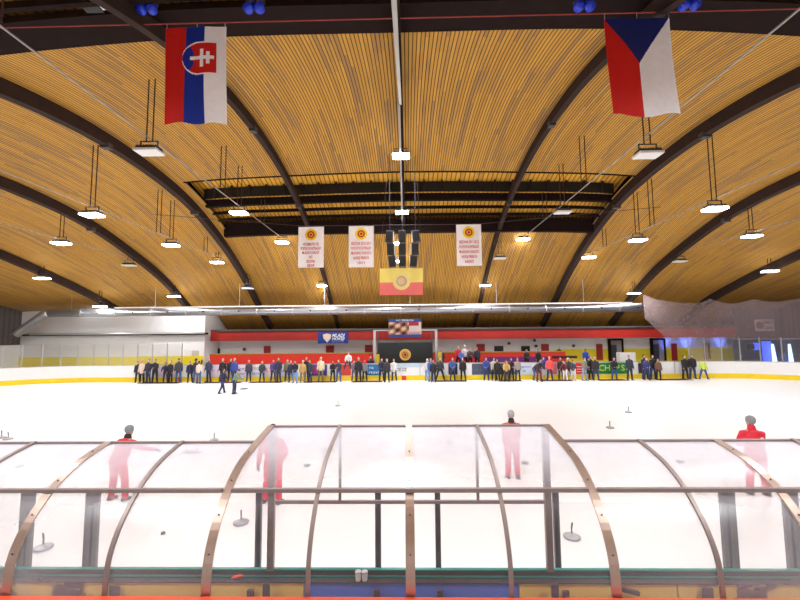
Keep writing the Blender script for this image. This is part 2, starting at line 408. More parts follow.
# ---------------------------------------------------------------- framed openings in the boarding
def along(bm, y, z_up, z_dn, t, x0=BH[0]-.1, x1=BH[1]+.1, n=30):
    """a beam across the hall that follows the sag of the roof"""
    top = []; 
    for i in range(n+1):
        x = x0+(x1-x0)*i/n; z = roof(x, y)
        top.append([bm.verts.new((x, yy, z+dz)) for yy, dz in ((y-t/2, z_dn), (y+t/2, z_dn), (y+t/2, z_up), (y-t/2, z_up))])
    for A, B in zip(top, top[1:]):
        for k in range(4): bm.faces.new((A[k], B[k], B[(k+1) % 4], A[(k+1) % 4]))
    bm.faces.new(top[0]); bm.faces.new(top[-1][::-1])
def opening(h, far):
    where = 'far' if far else 'near'
    t = thing('roof_opening_frame', 'dark timber framing of purlins in the %s opening of the boarded ceiling' % ('far' if far else 'overhead near'), 'roof framing', (0, h[0], 12))
    def part(name, y, a, b, th, m=M['darkwood']):
        bm = bmesh.new(); along(bm, y, a, b, th); o = obj(name, bm, m, t); o.matrix_parent_inverse = Matrix.Translation((0, -h[0], -12)); return o
    e = (lambda q: h[0]+q) if far else (lambda q: h[1]-q)
    part('edge_beam', e(0), .12, -.03, .12)
    if far: part('inner_panel', e(2.35), .9, .28, .08, M['black'])
    bm = bmesh.new()
    for i in range(23):
        x = BH[0]+.6+i*1.1; z = roof(x, e(2.2)); box(bm, x-.05, x+.05, e(2.2)-.07, e(2.2)+.07, z+.3, z+.92)
    o = obj('strut_row', bm, M['glulam'], t); o.matrix_parent_inverse = Matrix.Translation((0, -h[0], -12))
    part('main_beam', e(2.65 if far else 3.4), .34, -.10, .30)
    part('purlin', e(3.5 if far else 2.0), .12, -.06, .14); part('purlin', e(4.25), .12, -.06, .14)
    if far: part('deep_beam', e(5.35), .42, -.46, .42)
    else: part('deep_beam', e(.62), .22, .02, 1.0)
opening(HOLES[1], True)
opening(HOLES[0], False)

# ---------------------------------------------------------------- lamps, their rails and hangers
def disc_light(p, power, size=(.8, .5), col=(.94, .965, 1)):
    l = bpy.data.lights.new('lamp_light', 'AREA'); l.shape = 'RECTANGLE'; l.size, l.size_y = size; l.energy = power; l.color = col
    return l
def lamp(x, y, z, label, on=True, rod=True, group='ceiling lamps', spill=True):
    t = thing('ceiling_lamp', label, 'lamp', (x, y, z), 0, group)
    hb = bmesh.new(); box(hb, -.37, .37, -.22, .22, .08, .13); box(hb, -.36, .36, -.15, .15, .13, .19)
    for i in range(9): box(hb, -.34+i*.085-.012, -.34+i*.085+.012, -.2, .2, .12, .22)
    obj('housing', hb, M['dgrey'], t)
    db = bmesh.new(); box(db, -.41, .41, -.27, .27, 0, .079)
    obj('diffuser', db, M['lamp'] if on else M['white'], t)
    bb = bmesh.new(); bar(bb, (-.3, 0, .14), (-.3, 0, .42), .035); bar(bb, (.3, 0, .14), (.3, 0, .42), .035); bar(bb, (-.32, 0, .42), (.32, 0, .42), .035)
    obj('bracket', bb, M['dgrey'], t)
    if on:
        l = disc_light(None, LAMP_W); lo = bpy.data.objects.new('lamp_light', l); COL.objects.link(lo); lo.parent = t; lo.location = (0, 0, -.02)
    zr = roof(x, y)-z
    if rod and zr > .6:
        rb = bmesh.new(); bar(rb, (-.11, 0, .43), (-.11, 0, zr-.02), .032); obj('hanging_rod', rb, M['wire'], t)
        rb = bmesh.new(); bar(rb, (.11, .0, .43), (.11, 0, zr-.02), .032); obj('hanging_rod', rb, M['wire'], t)
    return t
TR = {'L1': (-9.0, 10.5), 'L2': (-14.4, 9.6), 'L3': (-20.4, 9.3), 'R1': (8.4, 10.6), 'R2': (13.7, 9.55), 'R3': (19.9, 9.05)}
px = [  # (u, v, plane, on, words)
 (149, 153, 'L1', 0, 'unlit lamp on the inner left rail, highest of that rail'), (239, 214, 'L1', 1, 'lit lamp on the inner left rail in front of the roof opening'),
 (282, 243, 'L1', 1, 'lit lamp on the inner left rail just left of the leftmost white banner'),
 (92, 216, 'L2', 1, 'lit lamp on the middle left rail crossing the second arch'), (171, 246, 'L2', 1, 'lit lamp on long rods between the second and third left arches'),
 (217, 263, 'L2', 1, 'smaller lit lamp beside the third left arch, farthest on the middle left rail'),
 (61, 244, 'L3', 1, 'lit lamp between the two leftmost arches, nearer one of the outer left rail'), (129, 266, 'L3', 0, 'unlit lamp between the two leftmost arches'),
 (648, 156, 'R1', 0, 'unlit lamp on the inner right rail below the blue, red and white flag'), (563, 213, 'R1', 0, 'unlit lamp in front of the roof opening on the right'),
 (523, 240, 'R1', 1, 'lit lamp on the inner right rail right of the rightmost white banner'),
 (715, 210, 'R2', 1, 'lit lamp on the middle right rail crossing the second right arch'), (638, 241, 'R2', 1, 'lit lamp on long rods in the middle of the right rail'),
 (589, 258, 'R2', 1, 'smaller lit lamp farthest on the middle right rail'), (752, 237, 'R3', 1, 'lit lamp near the right frame edge between the two rightmost arches'),
 (680, 262, 'R3', 0, 'unlit lamp between the two rightmost arches')]
ends = {}
for u, v, k, on, words in px:
    x, zt = TR[k]; y, z = atx(u, v, x); ends.setdefault(k, []).append((y, z))
    lamp(x, y, z, words, bool(on))
names = {'L1': 'thin pale lamp rail running to the far end, innermost on the left', 'L2': 'thin pale lamp rail in the middle of the left half',
         'L3': 'thin pale lamp rail, outermost on the left', 'R1': 'thin pale lamp rail running to the far end, innermost on the right',
         'R2': 'thin pale lamp rail in the middle of the right half', 'R3': 'thin pale lamp rail, outermost on the right'}
for k, pl in ends.items():
    x = TR[k][0]; pl.sort(); z = sum(p[1] for p in pl)/len(pl)+.45
    bm = bmesh.new(); far = max(p[0] for p in pl)+.6
    while roof(x, far) < z+.1: far -= .2
    n0 = 3.0
    while roof(x, n0) < z+.1: n0 += .3
    bar(bm, (x, n0, z), (x, far, z), .035, .035)
    t = tag(obj('lamp_rail', bm, M['rail_white']), names[k], 'lamp rail', 'lamp rails')
    yy = n0+1.5
    while yy < far-1:
        if all(abs(yy-p[0]) > 1.2 for p in pl):
            for s in (-.12, .12):
                hb = bmesh.new(); bar(hb, (x+s, yy, z), (x+s, yy, roof(x, yy)-.02), .032); obj('hanging_rod', hb, M['wire'], t)
        yy += 5.4
single = [(322, 286, 33.0, 'lit lamp low beside the arch left of the middle banner'), (485, 286, 33.0, 'lit lamp low beside the arch right of the club flag'),
          (174, 297, 33.3, 'lit lamp just above the duct at the second left arch'), (634, 294, 33.6, 'lit lamp above the right end of the duct'),
          (42, 279, 28.0, 'lit lamp left of the leftmost arch'), (100, 307, 32.9, 'lit lamp hanging in front of the left end of the duct'),
          (770, 272, 28.4, 'lit lamp right of the rightmost arch')]
single += [(500, 259, 29.0, 'unlit small lamp right of the rightmost white banner, below the lit one'), (248, 289, 32.3, 'unlit small lamp beside the third left arch above the duct')]
for u, v, y, words in single:
    x, z = aty(u, v, y); z = min(z, roof(x, y)-.5); lamp(x, y, z, words, not words.startswith('unlit'), rod=True)
    t = COL.objects[-1]
cz = [(401, 157, 18.9, 'large bright lamp on the ridge rail, highest in the picture'), (402, 213, 25.0, 'bright lamp on the ridge rail in front of the roof opening'),
      (400, 244, 28.3, 'lamp glinting behind the hanging loudspeakers, upper one'), (400, 262, 30.2, 'lamp glinting behind the hanging loudspeakers, lower one')]
for u, v, y, words in cz:
    x, z = aty(u, v, y); lamp(x, y, z, words, True, rod=False)
# lamps added out of view over the near side to light canopy and ceiling
for x, y, z in ((-9, 6.5, 9.8), (8.4, 6.5, 9.8), (-14.4, 9.5, 9.3), (13.7, 9.5, 9.3), (-.2, 4.5, 8.9), (-20.4, 12.5, 9.0), (19.9, 12.5, 9.0), (-5, 1.0, 7.2), (5, 1.0, 7.2), (-26.5, 17, 8.3), (26.5, 17, 8.3), (-.2, 7.5, 10.8)):
    lamp(x, y, z, 'added lamp over the near side of the hall, out of view', True)
bm = bmesh.new(); bar(bm, (-.2, 4.6, 9.2), (-.2, 14.2, 12.2), .1, .06)
tag(obj('ridge_cable_tray', bm, M['rail_white']), 'pale perforated cable tray under the middle of the near ceiling', 'cable tray')
bm = bmesh.new(); bar(bm, (-.25, 14.3, 12.25), (-.28, 19.4, 12.45), .09); bar(bm, (-.28, 19.4, 12.45), (-.3, 26.3, 11.2), .09)
tag(obj('ridge_rail', bm, M['rail_white']), 'pale thin rail carrying the two bright lamps in the middle', 'lamp rail')

# ---------------------------------------------------------------- air duct and its companions
t = thing('air_duct', 'long round silver air duct running across the far end above the boards', 'air duct', (0, 33.4, 5.5))
def dpart(name, bm, m, sm=False):
    o = obj(name, bm, m, t, smooth=sm); o.matrix_parent_inverse = Matrix.Translation((0, -33.4, -5.5)); return o
xl, zl = aty(48, 312.6, 33.4); xr, zr = aty(641, 307.8, 33.4); zd = (zl+zr)/2-.02
bm = bmesh.new(); tube(bm, [(xl, 33.4, zd), (xr, 33.4, zd)], [.34, .34], 24, False); o = dpart('pipe', bm, M['duct'], True)
for k in range(16):
    x = xl+3+k*3.0; bm = bmesh.new(); tube(bm, [(x-.04, 33.4, zd), (x+.04, 33.4, zd)], [.36, .36], 24, False); dpart('joint_ring', bm, M['steel'])
    if x+1.5 < xr:
        bm = bmesh.new(); tube(bm, [(x+1.5, 33.4-.33, zd), (x+1.5, 33.4-.40, zd)], [.07, .055], 12, False); dpart('nozzle', bm, M['black'])
for k in range(7):
    x = xl+2+k*7.2; bm = bmesh.new(); bar(bm, (x, 33.4, zd+.33), (x, 33.4, roof(x, 33.4)-.02), .03); dpart('hanger_wire', bm, M['steel'])
bm = bmesh.new(); x2, z2 = aty(17, 334, 33.4)
tube(bm, [(xl+.15, 33.4, zd), (xl-.3, 33.4, zd-.08), (xl-.7, 33.4, zd-.38), (x2+.35, 33.35, z2+.25), (x2, 33.3, z2)], [.35, .36, .36, .33, .33], 20, False)
dpart('elbow', bm, M['duct'], True)
bm = bmesh.new()
xa, za = aty(115, 307, 33.0); xb, zb = aty(632, 303.5, 33.0); zz = (za+zb)/2
bar(bm, (xa, 33.0, zz), (xb, 33.0, zz), .14, .10)
tag(obj('light_tube_rail', bm, M['white']), 'straight pale pipe running just above the round duct', 'pipe')
xa, za = aty(30, 334.5, 33.6); xb, _ = aty(205, 334, 33.6)
bm = bmesh.new(); tube(bm, [(xa, 33.6, za), (xb, 33.6, za)], [.07, .07], 10, False)
tag(obj('water_pipe', bm, M['steel'], smooth=True), 'thin grey pipe along the white wall below the duct on the left', 'pipe')
bm = bmesh.new(); _, za = aty(430, 329.6, 36.285); tube(bm, [(-17.5, 36.285, za), (28, 36.285, za)], [.06, .06], 8, False)
tag(obj('water_pipe', bm, M['capgrey'], smooth=True), 'thin dark pipe along the top of the red fascia', 'pipe')
# ================================================================ rink boards
def path_pts(inset=0):
    """far half of the board line from the left side, round both corners, to the right side, with running length"""
    p = [(RX0+inset, y) for y in (10, 13, 16, 19, 22)] + [(x, y) for x, y in reversed([q for q in rink(inset)[:30]])] + [(RX1-inset, y) for y in (22, 19, 16, 13, 10)]
    return p
def strip(bm, pts, y_in, y_out, z0, z1, mi=0):
    """wall of given thickness along a path; offsets measured outwards"""
    n = len(pts); sec = []
    for i, (x, y) in enumerate(pts):
        a = Vector(pts[max(i-1, 0)]); b = Vector(pts[min(i+1, n-1)]); d = (b-a).normalized(); nrm = Vector((-d.y, d.x))
        sec.append([bm.verts.new((x+nrm.x*o, y+nrm.y*o, z)) for o, z in ((y_in, z0), (y_out, z0), (y_out, z1), (y_in, z1))])
    for A, B in zip(sec, sec[1:]):
        for k in range(4): f = bm.faces.new((A[k], A[(k+1) % 4], B[(k+1) % 4], B[k])); f.material_index = mi
    bm.faces.new(sec[0][::-1]); bm.faces.new(sec[-1])
ZT = 1.30
pp = path_pts()
bd = thing('rink_boards', 'white rink boards with yellow kick strip round the far side and both corners', 'rink boards', (0, 32, 0))
def bpart(name, bm, m, label=None):
    o = obj(name, bm, m, bd); o.matrix_parent_inverse = Matrix.Translation((0, -32, 0)); tag(o, label); return o
bm = bmesh.new(); strip(bm, pp, 0, .12, .36, ZT); bpart('board_panels', bm, M['board_white'])
bm = bmesh.new(); strip(bm, pp, -.012, .12, 0, .36); bpart('kick_strip', bm, M['kick'], 'yellow kick strip')
bm = bmesh.new(); strip(bm, pp, -.02, .16, ZT, ZT+.035); bpart('cap_rail', bm, M['steel'])
bm = bmesh.new()
def advert(u0, u1, rgb, z0=.40, z1=1.26, words=None, rgh=.5):
    dy = 0 if z1-z0 > .7 else -.005
    xa = aty(u0, 372, 31.98)[0]; xb = aty(u1, 372, 31.98)[0]
    return bpart('advert_panel', bbox(xa, xb, 31.975+dy, 31.999+dy, z0, z1), cmat(rgb, rgh), words), (xa+xb)/2, xb-xa
def adtext(s, cx_, z, size, rgb, width=None):
    t = text('lettering', s, size, cmat(rgb, .5), bd, (cx_, 31.968, z), width=width); t.matrix_parent_inverse = Matrix.Translation((0, -32, 0)); return t
advert(157, 176, (226, 205, 222), words='pale mauve advert')
_, c, w = advert(211, 219, (232, 214, 232)); adtext('i : i', c, .85, .4, (170, 40, 130))
_, c, w = advert(237, 247, (236, 226, 240)); adtext('SPORT', c, .95, .3, (150, 60, 150), w*.85); adtext('bazar', c, .62, .25, (60, 80, 170), w*.7)
_, c, w = advert(251, 263, (225, 228, 240)); adtext('TECH', c, 1.0, .3, (205, 60, 110), w*.8); adtext('servis', c, .62, .28, (40, 110, 160), w*.8)
_, c, w = advert(264.5, 272, (238, 214, 226)); adtext('R 3', c, .85, .4, (200, 40, 90), w*.7)
_, c, w = advert(279, 289, (228, 232, 242)); adtext('auto', c, .8, .3, (90, 90, 160), w*.7)
advert(311, 327, (98, 62, 158), words='purple advert'); advert(313, 318, (190, 60, 130), .55, 1.1, 'magenta patch')
advert(319.5, 326, (38, 62, 140), .5, .95, 'dark blue patch')
_, c, w = advert(340, 351, (222, 72, 62), words='red advert')
_, c, w = advert(366.5, 381.5, (36, 112, 170), words='blue advert with white lettering')
adtext('na', aty(371.5, 372, 32)[0], 1.02, .38, (240, 245, 250)); adtext('rtovni', aty(375, 372, 32)[0], .64, .36, (240, 245, 250), .95)
_, c, w = advert(394, 422, (190, 214, 232), 1.02, 1.26, 'pale blue stripe')
adtext('ISTE.CZ', aty(400.5, 372, 32)[0], .82, .34, (40, 42, 50), .95)
advert(472, 504, (72, 84, 106), words='slate blue advert'); advert(505, 518, (110, 112, 122))
adtext('- - - -', aty(479, 372, 32)[0], .8, .3, (160, 140, 120), 1.2)
_, c, w = advert(520, 532, (214, 226, 240)); adtext('agentura', c, 1.0, .22, (90, 80, 190), w*.8); adtext('dk', c-.15, .66, .3, (50, 140, 130))
_, c, w = advert(547, 557, (226, 120, 130)); _, c, w = advert(576, 583, (226, 50, 48), words='red advert with white bars')
for z in (.55, .75, .95): advert(577, 582, (245, 225, 225), z, z+.05)
advert(584, 598, (20, 92, 62), words='dark green advert')
_, c, w = advert(598.5, 627, (16, 128, 62), words='green advert with yellow lettering')
for ch, u in zip('CHIPS', (601.5, 607.5, 612.2, 617.5, 623)): adtext(ch, aty(u, 372, 32)[0], .83, .66, (222, 226, 90))
advert(638.5, 645, (82, 62, 78), .42, 1.2, 'dark opening panel'); advert(448.5, 457.5, (30, 28, 44), .42, 1.28, 'dark gate')
for u, w in ((404, 4.6), (180, 3)): 
    xa = aty(u-w/2, 378, 31.97)[0]; xb = aty(u+w/2, 378, 31.97)[0]; bpart('red_line_mark', bbox(xa, xb, 31.96, 31.987, .02, .35), M['red_mark'])
bm.free()
# board joints
for u in (150, 188, 226, 420, 429, 440, 537, 570, 632, 660, 675, 690, 712, 735, 757, 780):
    x = aty(u, 372, 31.98)[0]
    if abs(x) < 23: bpart('joint_strip', bbox(x-.03, x+.03, 31.985, 31.999, .38, ZT), M['steel'])

# ---------------------------------------------------------------- glass on the boards
def arc(pts):
    s = [0]
    for a, b in zip(pts, pts[1:]): s.append(s[-1]+math.hypot(b[0]-a[0], b[1]-a[1]))
    return s
def at_s(pts, s, q):
    for i in range(len(s)-1):
        if s[i] <= q <= s[i+1]:
            t = (q-s[i])/(s[i+1]-s[i]+1e-9); return (pts[i][0]*(1-t)+pts[i+1][0]*t, pts[i][1]*(1-t)+pts[i+1][1]*t)
    return pts[-1]
mid = path_pts(-.06); ss = arc(mid); tot = ss[-1]
def s_of_x(x, y): return min(range(len(mid)), key=lambda i: (mid[i][0]-x)**2+(mid[i][1]-y)**2)
def glass_run(q0, q1, step, label, height):
    t = thing('glass_barrier', label, 'glass barrier', (*at_s(mid, ss, (q0+q1)/2), ZT), 0, 'glass on the boards')
    o0 = t.location.copy(); q = q0; k = 0; n = int((q1-q0)/step)
    inv = Matrix.Translation(-o0)
    for k in range(n+1):
        a = at_s(mid, ss, q0+k*step); bm = bmesh.new(); box(bm, a[0]-.03, a[0]+.03, a[1]-.03, a[1]+.03, ZT+.035, ZT+height)
        o = obj('post', bm, M['steel'], t); o.matrix_parent_inverse = inv
        if k < n:
            b = at_s(mid, ss, q0+(k+1)*step); d = Vector((b[0]-a[0], b[1]-a[1])).normalized()*.035
            bm = bmesh.new(); bar(bm, (a[0]+d.x, a[1]+d.y, ZT+.04+(height-.1)/2), (b[0]-d.x, b[1]-d.y, ZT+.04+(height-.1)/2), .012, height-.1, ref=Vector((-d.y, d.x, 0)))
            o = obj('pane', bm, M['glass'], t); o.matrix_parent_inverse = inv
qa = ss[s_of_x(-19.2, 32)]; qb = ss[s_of_x(22.0, 32)]
# straight part: measure along the far side from its left tangent
iL = s_of_x(RX0+RR, RY1); iR = s_of_x(RX1-RR, RY1)
glass_run(ss[iL]-13.2, ss[iL]+7.2, 1.2, 'clear glass panels with steel posts on the boards round the left corner', 1.75)
glass_run(ss[iR]-1.6, ss[iR]+13.4, 1.25, 'clear glass panels with steel posts on the boards round the right corner', 1.85)

# ---------------------------------------------------------------- stand behind the far boards
t = tag(obj('stand_parapet', bbox(-17.2, 13.4, 34.6, 34.8, -.03, 2.0), M['red_paint']), 'long bright red parapet behind the far boards', 'parapet')
o = obj('handrail', bbox(-17.2, 13.4, 34.55, 34.85, 2.0, 2.07), M['olive'], t); tag(o, 'olive yellow top rail')
o = obj('purple_stripe', bbox(aty(484, 358, 34.6)[0], aty(548, 358, 34.6)[0], 34.57, 34.6, 1.25, 1.62), cmat((106, 52, 128)), t); tag(o, 'purple banner strip')
o = obj('dark_stripe', bbox(aty(552, 358, 34.6)[0], aty(577, 358, 34.6)[0], 34.57, 34.6, 1.45, 1.66), cmat((70, 26, 52)), t)
tag(obj('players_bench', bbox(2.4, 15.2, 32.75, 33.75, -.03, .80), M['dgrey']), 'raised dark platform behind the far boards under the group of spectators', 'platform')
tag(obj('stand_terrace', bbox(-17.6, 14.2, 34.85, 37.95, -.03, .95), M['ground']), 'concrete terrace behind the red parapet', 'terrace')

# black screen with gold emblem and its steel portal
x0, _ = aty(378, 343, 33.6); x1, _ = aty(432, 364, 33.6)
t = thing('black_screen', 'large black screen with round gold emblem in the middle of the far side', 'screen', ((x0+x1)/2, 33.6, 0))
W = (x1-x0)/2
obj('screen_cloth', bbox(-W, W, -.03, .03, 1.0, 2.93), M['screen'], t); obj('screen_leg', bbox(-W+.1, -W+.2, .03, .1, -.03, 1.4), M['dgrey'], t); obj('screen_leg', bbox(W-.2, W-.1, .03, .1, -.03, 1.4), M['dgrey'], t)
def disc(bm, c, r, y0, y1, n=28, r_in=0, mi=0):
    """flat ring or disc facing the camera side (normal -Y)"""
    if r_in:
        a = [[bm.verts.new((c[0]+rr*math.cos(2*math.pi*k/n), y, c[1]+rr*math.sin(2*math.pi*k/n))) for k in range(n)] for rr, y in ((r, y0), (r_in, y0), (r_in, y1), (r, y1))]
        for q in range(4):
            for k in range(n): f = bm.faces.new((a[q][k], a[q][(k+1) % n], a[(q+1) % 4][(k+1) % n], a[(q+1) % 4][k])); f.material_index = mi
    else:
        a = [bm.verts.new((c[0]+r*math.cos(2*math.pi*k/n), y0, c[1]+r*math.sin(2*math.pi*k/n))) for k in range(n)]
        b = [bm.verts.new((v.co.x, y1, v.co.z)) for v in a]
        bm.faces.new(a).material_index = mi; bm.faces.new(b[::-1]).material_index = mi
        for k in range(n): bm.faces.new((a[k], b[k], b[(k+1) % n], a[(k+1) % n])).material_index = mi
ex, ez = aty(405.2, 354.7, 33.55); ex -= (x0+x1)/2
bm = bmesh.new(); disc(bm, (ex, ez), .47, -.06, -.035); em = obj('emblem', bm, M['gold'], t)
bm = bmesh.new(); disc(bm, (ex, ez), .47, -.075, -.062, r_in=.41); obj('emblem_rim', bm, cmat((232, 186, 110), .5), em)
bm = bmesh.new(); disc(bm, (ex, ez), .25, -.075, -.062, r_in=.2); disc(bm, (ex, ez), .13, -.075, -.062, 6); obj('emblem_core', bm, cmat((110, 40, 24), .5), em)
t = thing('steel_portal', 'tall grey steel frame standing round the black screen', 'frame', (0, 33.9, 0))
for u in (374.6, 436):
    x, z = aty(u, 331, 33.9); obj('post', bbox(x-.1, x+.1, -.08, .08, -.03, 3.9), M['steel'], t)
    obj('dark_post', bbox(x-.1+.32*(1 if u < 400 else -1), x+.02+.32*(1 if u < 400 else -1), -.05, .05, -.03, 3.85), M['dgrey'], t)
obj('crossbar', bbox(aty(374.6, 331, 33.9)[0]-.1, aty(436, 331, 33.9)[0]+.1, -.06, .06, 3.9, 4.0), M['steel'], t)
for u in (377.5, 440):
    x, _ = aty(u, 360, 32.5); tag(obj('yellow_padding', bbox(x-.16, x+.16, 32.4, 32.6, -.03, 2.02 if u < 400 else 2.2), mat('mustard_padding', (.5, .36, .02), .6)), 'yellow padded post %s the black screen' % ('left of' if u < 400 else 'right of'), 'padded post')

# ---------------------------------------------------------------- wall fittings on the far wall
YW = Y1-.02
def wallbox(name, u0, u1, v0, v1, m, y=YW, th=.05, label=None, cat=None, group=None):
    xa, za = aty(u0, v0, y); xb, zb = aty(u1, v1, y)
    o = obj(name, bbox(xa, xb, y-th, y, zb, za), m); tag(o, label, cat, group); return o
redp = [(264, 270.5, 346, 357.5, 'left of the blue banner'), (326, 334, 345.5, 357, 'under the blue banner'), (365, 372.5, 345, 357, 'just left of the black screen'),
        (476.5, 485, 344, 355.5, 'behind the spectators right of the black screen'), (541, 549, 344, 355.5, 'in the middle of the right half of the white wall')]
for u0, u1, v0, v1, w in redp: wallbox('wall_panel', u0, u1, v0, v1, M['panel_red'], label='dark red panel on the far white wall, '+w, cat='panel', group='dark red wall panels')
for u0, u1, v0, v1, w in [(596, 603, 344, 360, 'just left of the dark door portal'), (671, 677.5, 343.5, 360.5, 'between two blue light glows'), (703, 706.5, 343, 359.5, 'left one of the narrow pair'), (707.3, 710.5, 343, 359, 'right one of the narrow pair')]:
    wallbox('wall_panel', u0, u1, v0, v1, M['panel_red'], y=YW-.03, label='tall dark red panel over the yellow wall band, '+w, cat='panel', group='dark red wall panels')
for u0, u1, v0, v1, w in [(494, 503.5, 346, 355, 'left'), (521, 530, 346, 355, 'right')]:
    wallbox('hatch', u0, u1, v0, v1, mat('dark_window_pane', (.03, .03, .04), .2), label='square dark window in the far white wall, %s of the two' % w, cat='window', group='dark hatches')
for u, v, y in [(509, 343.3, 1), (536, 346, 1), (573.5, 345.8, 1), (244.3, 349.3, 1), (534.5, 340.3, 1)]:
    x, z = aty(u, v, YW-.1); bm = bmesh.new(); ball(bm, (0, 0, 0), .15, .12, .14); box(bm, -.03, .03, 0, .12, -.03, .03)
    w = {509: 'above the left dark window', 536: 'right of the right dark window', 573.5: 'in the right half of the wall', 244.3: 'far left on the white wall', 534.5: 'just under the red fascia'}[u]
    tag(obj('wall_speaker', bm, M['dgrey'], loc=(x, YW-.12, z), smooth=True), 'small round grey loudspeaker on the far wall, '+w, 'loudspeaker', 'small wall loudspeakers')
# doors
def door(n, u0, u1, vt, frame=True, lean=None):
    xa, za = aty(u0, vt, YW-.05); xb, _ = aty(u1, vt, YW-.05)
    f = tag(obj('door_%d' % n, bbox(xa, xb, YW-.1, YW-.04, .95, za), mat('door_leaf_%d' % n, (.34, .31, .32), .5)), kind='structure')
    for a, b in ((xa-.22, xa), (xb, xb+.14)): obj('door_frame', bbox(a, b, YW-.2, YW-.03, .95, za+.16), M['darkwood'], f)
    obj('door_frame', bbox(xa, xb, YW-.2, YW-.03, za, za+.16), M['darkwood'], f)
    obj('door_leaf', bbox(xa+.02, xa+(xb-xa)*.5, YW-.18, YW-.11, .95, za-.4), mat('dark_door_%d' % n, (.05, .05, .07), .3), f)
door(1, 610, 621, 340.5); door(2, 652, 663, 340)
xa, za = aty(212.5, 348.5, YW-.05); xb, _ = aty(220, 348, YW-.05)
f = tag(obj('door_3', bbox(xa, xb, YW-.08, YW-.03, 0, za), mat('dark_doorway', (.012, .012, .016), .5)), kind='structure')
obj('door_frame', bbox(xa-.1, xa+.18, YW-.12, YW-.09, 0, za-.1), cmat((30, 84, 160)), f)
wallbox('notice', 192, 199, 350.5, 355.5, cmat((200, 190, 176)), y=YB-.01, th=.03, label='small pale framed notice on the left white wall', cat='notice')
# low white kiosk behind the CHIPS board
x0, z0 = aty(618, 352.5, 33.4); x1, _ = aty(634, 352.5, 33.4)
tag(obj('white_cabinet', bbox(x0, x1, 33.2, 33.7, -.03, z0), M['white']), 'white cabinet standing behind the green lettered board', 'cabinet')

# ---------------------------------------------------------------- blue uplights and the dim corner on the right
for u, w in ((668, 'left of the tall red panel'), (690.5, 'right of the tall red panel'), (725, 'near the end of the fascia')):
    x, _ = aty(u, 355, 37.5)
    t = thing('blue_uplight', 'small floor spotlight throwing blue light up the far wall, '+w, 'spotlight', (x, 37.2, -.03), 0, 'blue uplights')
    bm = bmesh.new(); box(bm, -.12, .12, -.12, .12, 0, .04); tube(bm, [(0, 0, .1), (0, .06, .36)], [.08, .11], 14, False); obj('housing', bm, M['dgrey'], t)
    l = bpy.data.lights.new('uplight_light', 'SPOT'); l.energy = 1100; l.color = (.10, .18, 1); l.spot_size = R(34); l.spot_blend = .6; l.shadow_soft_size = .06
    lo = bpy.data.objects.new('uplight_light', l); COL.objects.link(lo); lo.parent = t; lo.location = (0, .08, .45); lo.rotation_euler = (R(172), 0, 0)
# corner bar: dark counter wall with blue lit panels, seen through the right glass
bz = mat('blue_backlit_panel', (.02, .04, .5), .4, emit=(.05, .10, 1), es=1.6)
bw = mat('pale_blue_tube', (.3, .4, 1), .4, emit=(.35, .5, 1), es=3)
for (u0, u1, v0, v1, m, w) in [(764.5, 774.5, 341.5, 362, bz, 'broad glowing blue panel'), (756, 762, 343, 350, bz, 'small glowing blue panel')]:
    xa, za = aty(u0, v0, 33.6); xb, zb = aty(u1, v1, 33.6)
    tag(obj('lit_panel', bbox(xa, xb, 33.77, 33.893, zb, za), m), w+' behind the glass in the right corner', 'lit panel', 'blue lit panels')
for u, du, w in ((776, 2.5, 'left'), (793, 2, 'right')):
    xa, za = aty(u, 345, 33.3); xb, zb = aty(u+du, 362, 33.3); bm = bmesh.new(); tube(bm, [(xa, 33.62, za), (xb, 33.6, 1.0), (xb, 33.6, .13)], [.09, .16, .16], 10)
    tag(obj('light_tube', bm, bw, smooth=True), 'slanting bright blue light tube in the right corner, %s of the two' % w, 'light tube', 'blue tubes')
xa, _ = aty(734, 350, 34.0)
tag(obj('dark_partition', bbox(xa, XR-.05, 33.9, 34.1, -.03, 2.93), mat('blue_black_partition', (.04, .04, .09), .5)), 'dark partition wall behind the glass in the right corner', 'partition')
for u0, u1, v0, v1, c, w in ((746, 754.5, 344, 349, (34, 22, 30), 'left'), (782, 790, 345, 353, (40, 22, 30), 'right')):
    xa, za = aty(u0, v0, 33.8); xb, zb = aty(u1, v1, 33.8)
    tag(obj('dark_sign', bbox(xa, xb, 33.75, 33.88, zb, za), cmat(c)), 'small dark red sign on the partition in the right corner, %s of the two' % w, 'sign', 'dark signs')
xa, _ = aty(733, 360, 33.2); xb, _ = aty(757, 360, 33.2)
t = tag(obj('bar_counter', bbox(xa, xb, 32.7, 33.1, -.03, 1.32), cmat((120, 110, 110))), 'grey counter behind the glass in the right corner', 'counter')

# ---------------------------------------------------------------- nets
def net(us, y_of, ztop, zbot_v, label, m):
    bm = bmesh.new(); T = []; B = []
    n = len(us)
    for i, (u, v) in enumerate(us):
        y = y_of(u); x, z = aty(u, v, y); T.append(bm.verts.new((x, y, z)))
        zb = zbot_v(u) ; B.append(bm.verts.new((x, y, zb)))
    rows = 6; prev = T
    for r in range(1, rows+1):
        cur = B if r == rows else [bm.verts.new(T[i].co.lerp(B[i].co, r/rows) + Vector((0, .04*math.sin(i*1.3+r), 0))) for i in range(n)]
        for i in range(n-1): bm.faces.new((prev[i], prev[i+1], cur[i+1], cur[i]))
        prev = cur
    o = tag(obj('safety_net', bm, m, smooth=True), label, 'safety net')
    return o, [v for v in us]
def sag(pts, k=8):
    out = []
    for (a, b), (c, d) in zip(pts, pts[1:]):
        for i in range(k):
            t = i/k; out.append((a+(c-a)*t, b+(d-b)*t))
    return out+[pts[-1]]
